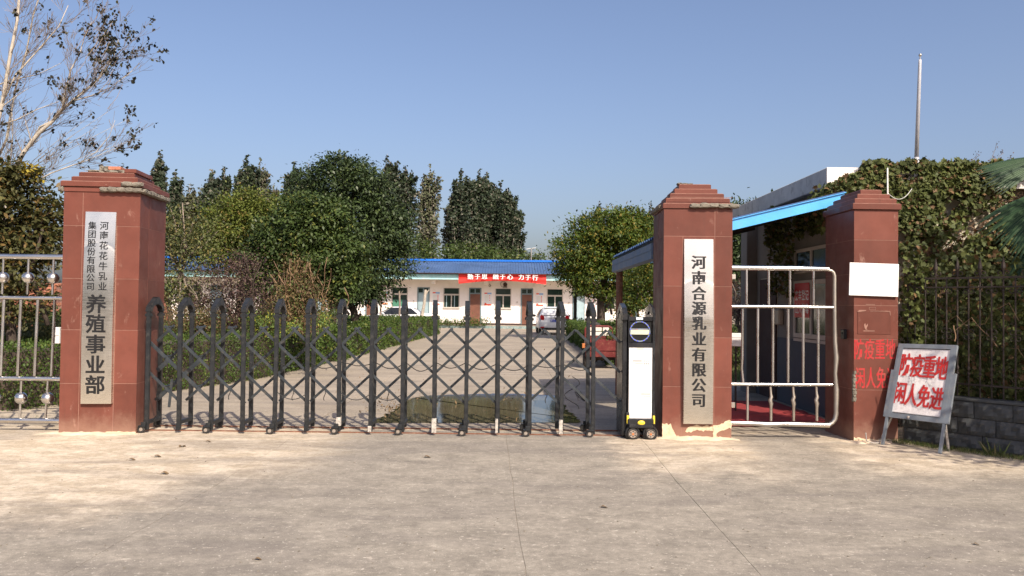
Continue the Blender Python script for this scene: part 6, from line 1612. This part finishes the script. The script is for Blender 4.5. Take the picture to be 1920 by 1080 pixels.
for px, lab in ((20, 'olive bush beyond the hedge at the picture edge'), (85, 'olive bush beyond the hedge next to the broken pillar')):
    Y = 14.5; t = thing('olive_bush', lab, 'shrub', (at(px, Y), Y, 0)); lb = [lobe(px, 635, Y, 52, 26), lobe(px + 20, 618, Y, 30, 18)]
    crown(t, 'crown', L_OLIVE, lb, 160, 34, .16, .045, shell=(.2, 1.04)); radiate(t, P(px, 690, Y), lb, 8, .015, 22)
t = thing('green_bush', 'bright green bush in front of the orange brick wall', 'shrub', (at(88, 17), 17, 0)); lb = [lobe(85, 600, 17, 34, 20)]
crown(t, 'crown', L_CAMPH, lb, 90, 34, .18, .055, shell=(.2, 1.04)); radiate(t, P(88, 640, 17), lb, 8, .015, 23)

# bare pale tree with a few dark leaves
Y = 16.0; BT = thing('bare_tree', 'nearly bare pale barked tree with clusters of dark dry leaves at its tips', 'tree', (at(-10, Y), Y, 0))
r2 = random.Random(44); LP = []
limbs = MB(); twigs = MB()
def grow(mb, p, d, L_, r, depth, lp, leafy):
    seg = 5; pts = [p]; rr = [r]; q = p.copy(); dd = d.copy()
    for i in range(seg):
        dd = (dd + Vector((r2.uniform(-1, 1), r2.uniform(-1, 1), r2.uniform(-.55, 1.0))) * .12).normalized(); q = q + dd * L_ / seg; pts.append(q.copy()); rr.append(max(.0033, r * (1 - .62 * (i + 1) / seg)))
    (limbs if r > .012 else twigs).tube(pts, rr, 7 if r > .02 else (5 if r > .008 else 3))
    if depth > 0:
        for k in range(r2.choice((3, 4, 5)) if depth > 1 else r2.choice((2, 3))):
            i = r2.randint(1, seg); f = (pts[i] - pts[i - 1]).normalized(); o = f.orthogonal().normalized(); o.rotate(Matrix.Rotation(r2.uniform(0, 6.28), 3, f)); 
            a = r2.uniform(.4, .8); nd = (f * math.cos(a) + o * math.sin(a)); nd.y *= .75; nd.z += .12
            grow(mb, pts[i], nd.normalized(), L_ * r2.uniform(.45, .68), rr[i] * r2.uniform(.45, .65), depth - 1, lp, leafy)
        grow(mb, pts[-1], dd, L_ * .6, rr[-1] * .9, depth - 1, lp, leafy)
    else:
        pr = leafy(pts[-1])
        if r2.random() < pr: lp.append(tuple(pts[-1])); 
        if r2.random() < pr * .5: lp.append(tuple(pts[2]))
def leafy(p):
    px = 960 + F * p.x / p.y; py = 573 - F * (p.z - CAM_Z) / p.y - 8
    k = .06
    k += .60 * math.exp(-(((px - 208) / 36) ** 2 + ((py - 85) / 58) ** 2))
    if px > 225: k += .20
    return k
def path(pp, r0, r1, side=0, depth=3, Ls=1.0):
    pts = [P(a, b, Y + c) for a, b, c in pp]; n = len(pts); rr = [.72 * lerp(r0, r1, i / (n - 1)) for i in range(n)]
    limbs.tube(pts, rr, 9)
    for i in range(1, n):
        f = (pts[i] - pts[i - 1]).normalized()
        for s in range(side):
            o = f.orthogonal().normalized(); o.rotate(Matrix.Rotation(r2.uniform(0, 6.28), 3, f)); o.y *= .7; a = r2.uniform(.45, .9)
            nd = (f * math.cos(a) + o * math.sin(a)); nd.z = abs(nd.z) * .8 + .15
            p0 = pts[i - 1].lerp(pts[i], r2.random()); grow(limbs, p0, nd.normalized(), Ls * r2.uniform(.55, 1.05), rr[i] * r2.uniform(.22, .38), depth, LP, leafy)
    return pts
path([(-10, 900, 0), (-8, 600, 0), (0, 470, 0), (15, 390, 0), (28, 315, 0)], .13, .085, 0)
path([(28, 315, 0), (45, 285, 0), (72, 250, 0), (100, 226, 0), (116, 205, 0), (135, 190, 0), (165, 165, .2), (192, 140, .3), (212, 110, .4), (222, 75, .5)], .062, .010, 3, 2, .62)
path([(116, 205, 0), (124, 165, .1), (133, 130, .2), (150, 100, .2), (158, 70, .3), (172, 40, .3)], .026, .007, 3, 2, .5)
path([(100, 226, 0), (75, 238, .1), (66, 255, .1)], .028, .03, 0)
path([(135, 190, 0), (170, 180, .2), (205, 165, .3), (240, 140, .4), (262, 118, .5)], .020, .006, 3, 1, .42)
path([(60, 345, 0), (95, 325, .1), (130, 312, .2), (160, 302, .3), (200, 285, .4), (232, 272, .5)], .022, .005, 3, 2, .5)
path([(150, 305, .2), (180, 285, .3), (205, 255, .3), (216, 225, .3)], .014, .005, 1, 1, .35)
path([(-30, 420, -.3), (-20, 300, -.3), (5, 190, -.2), (18, 110, -.2), (32, 40, -.1), (38, -30, 0)], .062, .03, 3, 2, .75)
path([(-20, 330, .2), (12, 262, .2), (28, 170, .2), (50, 95, .3), (62, 30, .3), (84, -40, .3)], .036, .012, 3, 2, .65)
path([(5, 190, -.2), (30, 140, 0), (75, 90, .2), (110, 50, .3), (128, 10, .3)], .030, .009, 2, 2, .5)
path([(-20, 240, 0), (30, 225, .1), (70, 205, .2), (110, 190, .3)], .022, .006, 2, 1, .4)
path([(-30, 170, 0), (20, 150, .2), (70, 140, .3), (115, 118, .3)], .022, .006, 2, 1, .4)
path([(15, 360, .1), (20, 300, .1), (24, 250, .1), (22, 200, .1)], .020, .008, 2, 1, .4)
for k in range(14):
    px = r2.uniform(0, 240); path([(px * .35, 330 - k * 3, .1), (px * .7, 300 - k * 5, .2), (px, 280 - k * 7, .3)], .008, .003, 2, 1, .3)
A = []
for p in LP:
    k = r2.choice((4, 6, 9)) if r2.random() < .45 else 1
    for _ in range(k): A.append((p[0] + r2.gauss(0, .028), p[1] + r2.gauss(0, .03), p[2] + r2.gauss(0, .034)))
for _ in range(46):
    a = r2.gauss(0, 1); b = r2.gauss(0, 1); px_ = 206 + a * 15 + b * 5; py_ = 88 - a * 8 + b * 38; q = P(px_, py_, Y + .3 + r2.gauss(0, .2))
    twigs.tube([q, q + Vector((-.10, 0, -.25)), q + Vector((-.28, 0, -.48))], [.0042, .005, .006], 3)
    for _k in range(r2.choice((4, 6, 8, 10))): A.append((q.x + r2.gauss(0, .035), q.y + r2.gauss(0, .03), q.z + r2.gauss(0, .045)))
leaves('dry_leaves', L_DEADL, A, .070, rng, BT, .8, T_OVAL, .5, fold=.35)

limbs.build('trunk', M_BARKP, BT, world=True, smooth=True); twigs.build('twigs', M_TWIG, BT, world=True)

# ================================================================== LITTER
def leaf_litter(px, py, s, label, rz):
    q = G(px, py); t = thing('fallen_leaf', label, 'leaf', (q.x, q.y, .002), rz, 'dry leaves lying on the forecourt')
    m = MB(); n = 8; V = []
    for j in range(3):
        for i in range(n + 1):
            f = i / n; w = math.sin(math.pi * f) ** .7 * .38 * s; V.append((s * (f - .5), (j - 1) * w, .004 + (.10 * s * (abs(j - 1)) * math.sin(math.pi * f)) + .10 * s * math.sin(f * 5)))
    m.add(V, [(j * (n + 1) + i, j * (n + 1) + i + 1, (j + 1) * (n + 1) + i + 1, (j + 1) * (n + 1) + i) for j in range(2) for i in range(n)]); m.build('blade', M_LITTER, t)
    m = MB(); m.tube([(-s * .5, 0, .006), (-s * .8, .02 * s, .004)], .0015, 4); m.build('stalk', M_LITTER, t)
for a in ((296, 857, .085, 'largest curled dry leaf on the concrete before the broken pillar', .3), (342, 838, .09, 'dry leaf nearest the gate wheels before the broken pillar', 1.2), (248, 863, .075, 'dry leaf closest below the broken pillar', .2), (309, 889, .09, 'flat dry leaf lying lowest of the group before the broken pillar', .1), (391, 829, .07, 'small dry leaf right of the leaf group by the gate', .4),
          (802, 858, .08, 'lone dry leaf on the grey swept track before the gate', .2), (1133, 952, .055, 'dark flat leaf on the grey concrete in front of the drive unit', .1), (1831, 1022, .04, 'brown leaf alone at the lower right of the concrete', -.3), (484, 1050, .045, 'brown leaf at the lower left of the concrete', .2)):
    leaf_litter(*a)
q = [G(rng.uniform(620, 1100), rng.uniform(640, 735), .012) for _ in range(60)] + [G(rng.uniform(700, 1080), rng.uniform(736, 750), .012) for _ in range(90)] + [G(730 + rng.normal() * 22, 765 + rng.normal() * 9, .012) for _ in range(110)] + [G(rng.uniform(760, 1080), rng.uniform(745, 792), .009) for _ in range(40)] + [G(300 + rng.random() * 420, 738 - rng.random() * 95, .012) for _ in range(60)] + [G(rng.uniform(700, 900), rng.uniform(612, 640), .012) for _ in range(40)]
q = [tuple(p) for p in q if hx(p.y) < p.x]
tag(leaves('scattered_leaves', M_LITTER, q, .06, rng, None, .5, T_OVAL, 0, nrm=np.tile(np.array([0, 0, 1.0]), (len(q), 1)), nrmw=.6), kind='stuff')
# distant belt of trees along the horizon
lbx = [(x, 165 + 12 * math.sin(x * .05), 2.6, 9, 6, 3.4 + 1.2 * math.sin(x * .9)) for x in range(-260, 261, 13)]
pts, o = clumps(lbx, rng, 1700, 16, 1.8, shell=(.3, 1.0)); w_ = leaves('far_wood', L_POP, pts, 1.0, rng, None, .6, T_RHOMB, .2, out=o, outw=.5); tag(w_, kind='stuff')
# trees across the road behind the viewer: seen only mirrored in the steel
lbx = [(x, -27 + 2 * math.sin(x), 3.0, 2.6, 1.6, 2.8) for x in range(-26, 27, 4)]
pts, o = clumps(lbx, rng, 900, 22, .8, shell=(.3, 1.0)); w_ = leaves('roadside_wood', L_DARK, pts, .34, rng, None, .6, T_RHOMB, .2, out=o, outw=.5); tag(w_, kind='stuff')
# pebbles, crumbs near the foot of the pillars and on the forecourt
m = MB(); r2 = random.Random(77)
for k in range(170):
    px, py = r2.uniform(0, 1900), r2.uniform(824, 1075); s = r2.uniform(.004, .011); g_ = G(px, py); chunk(m, g_.x, g_.y, .002, s * 1.5, s, s, r2)
tag(m.build('grit', M_MORT), kind='stuff')
bpy.context.view_layer.update()
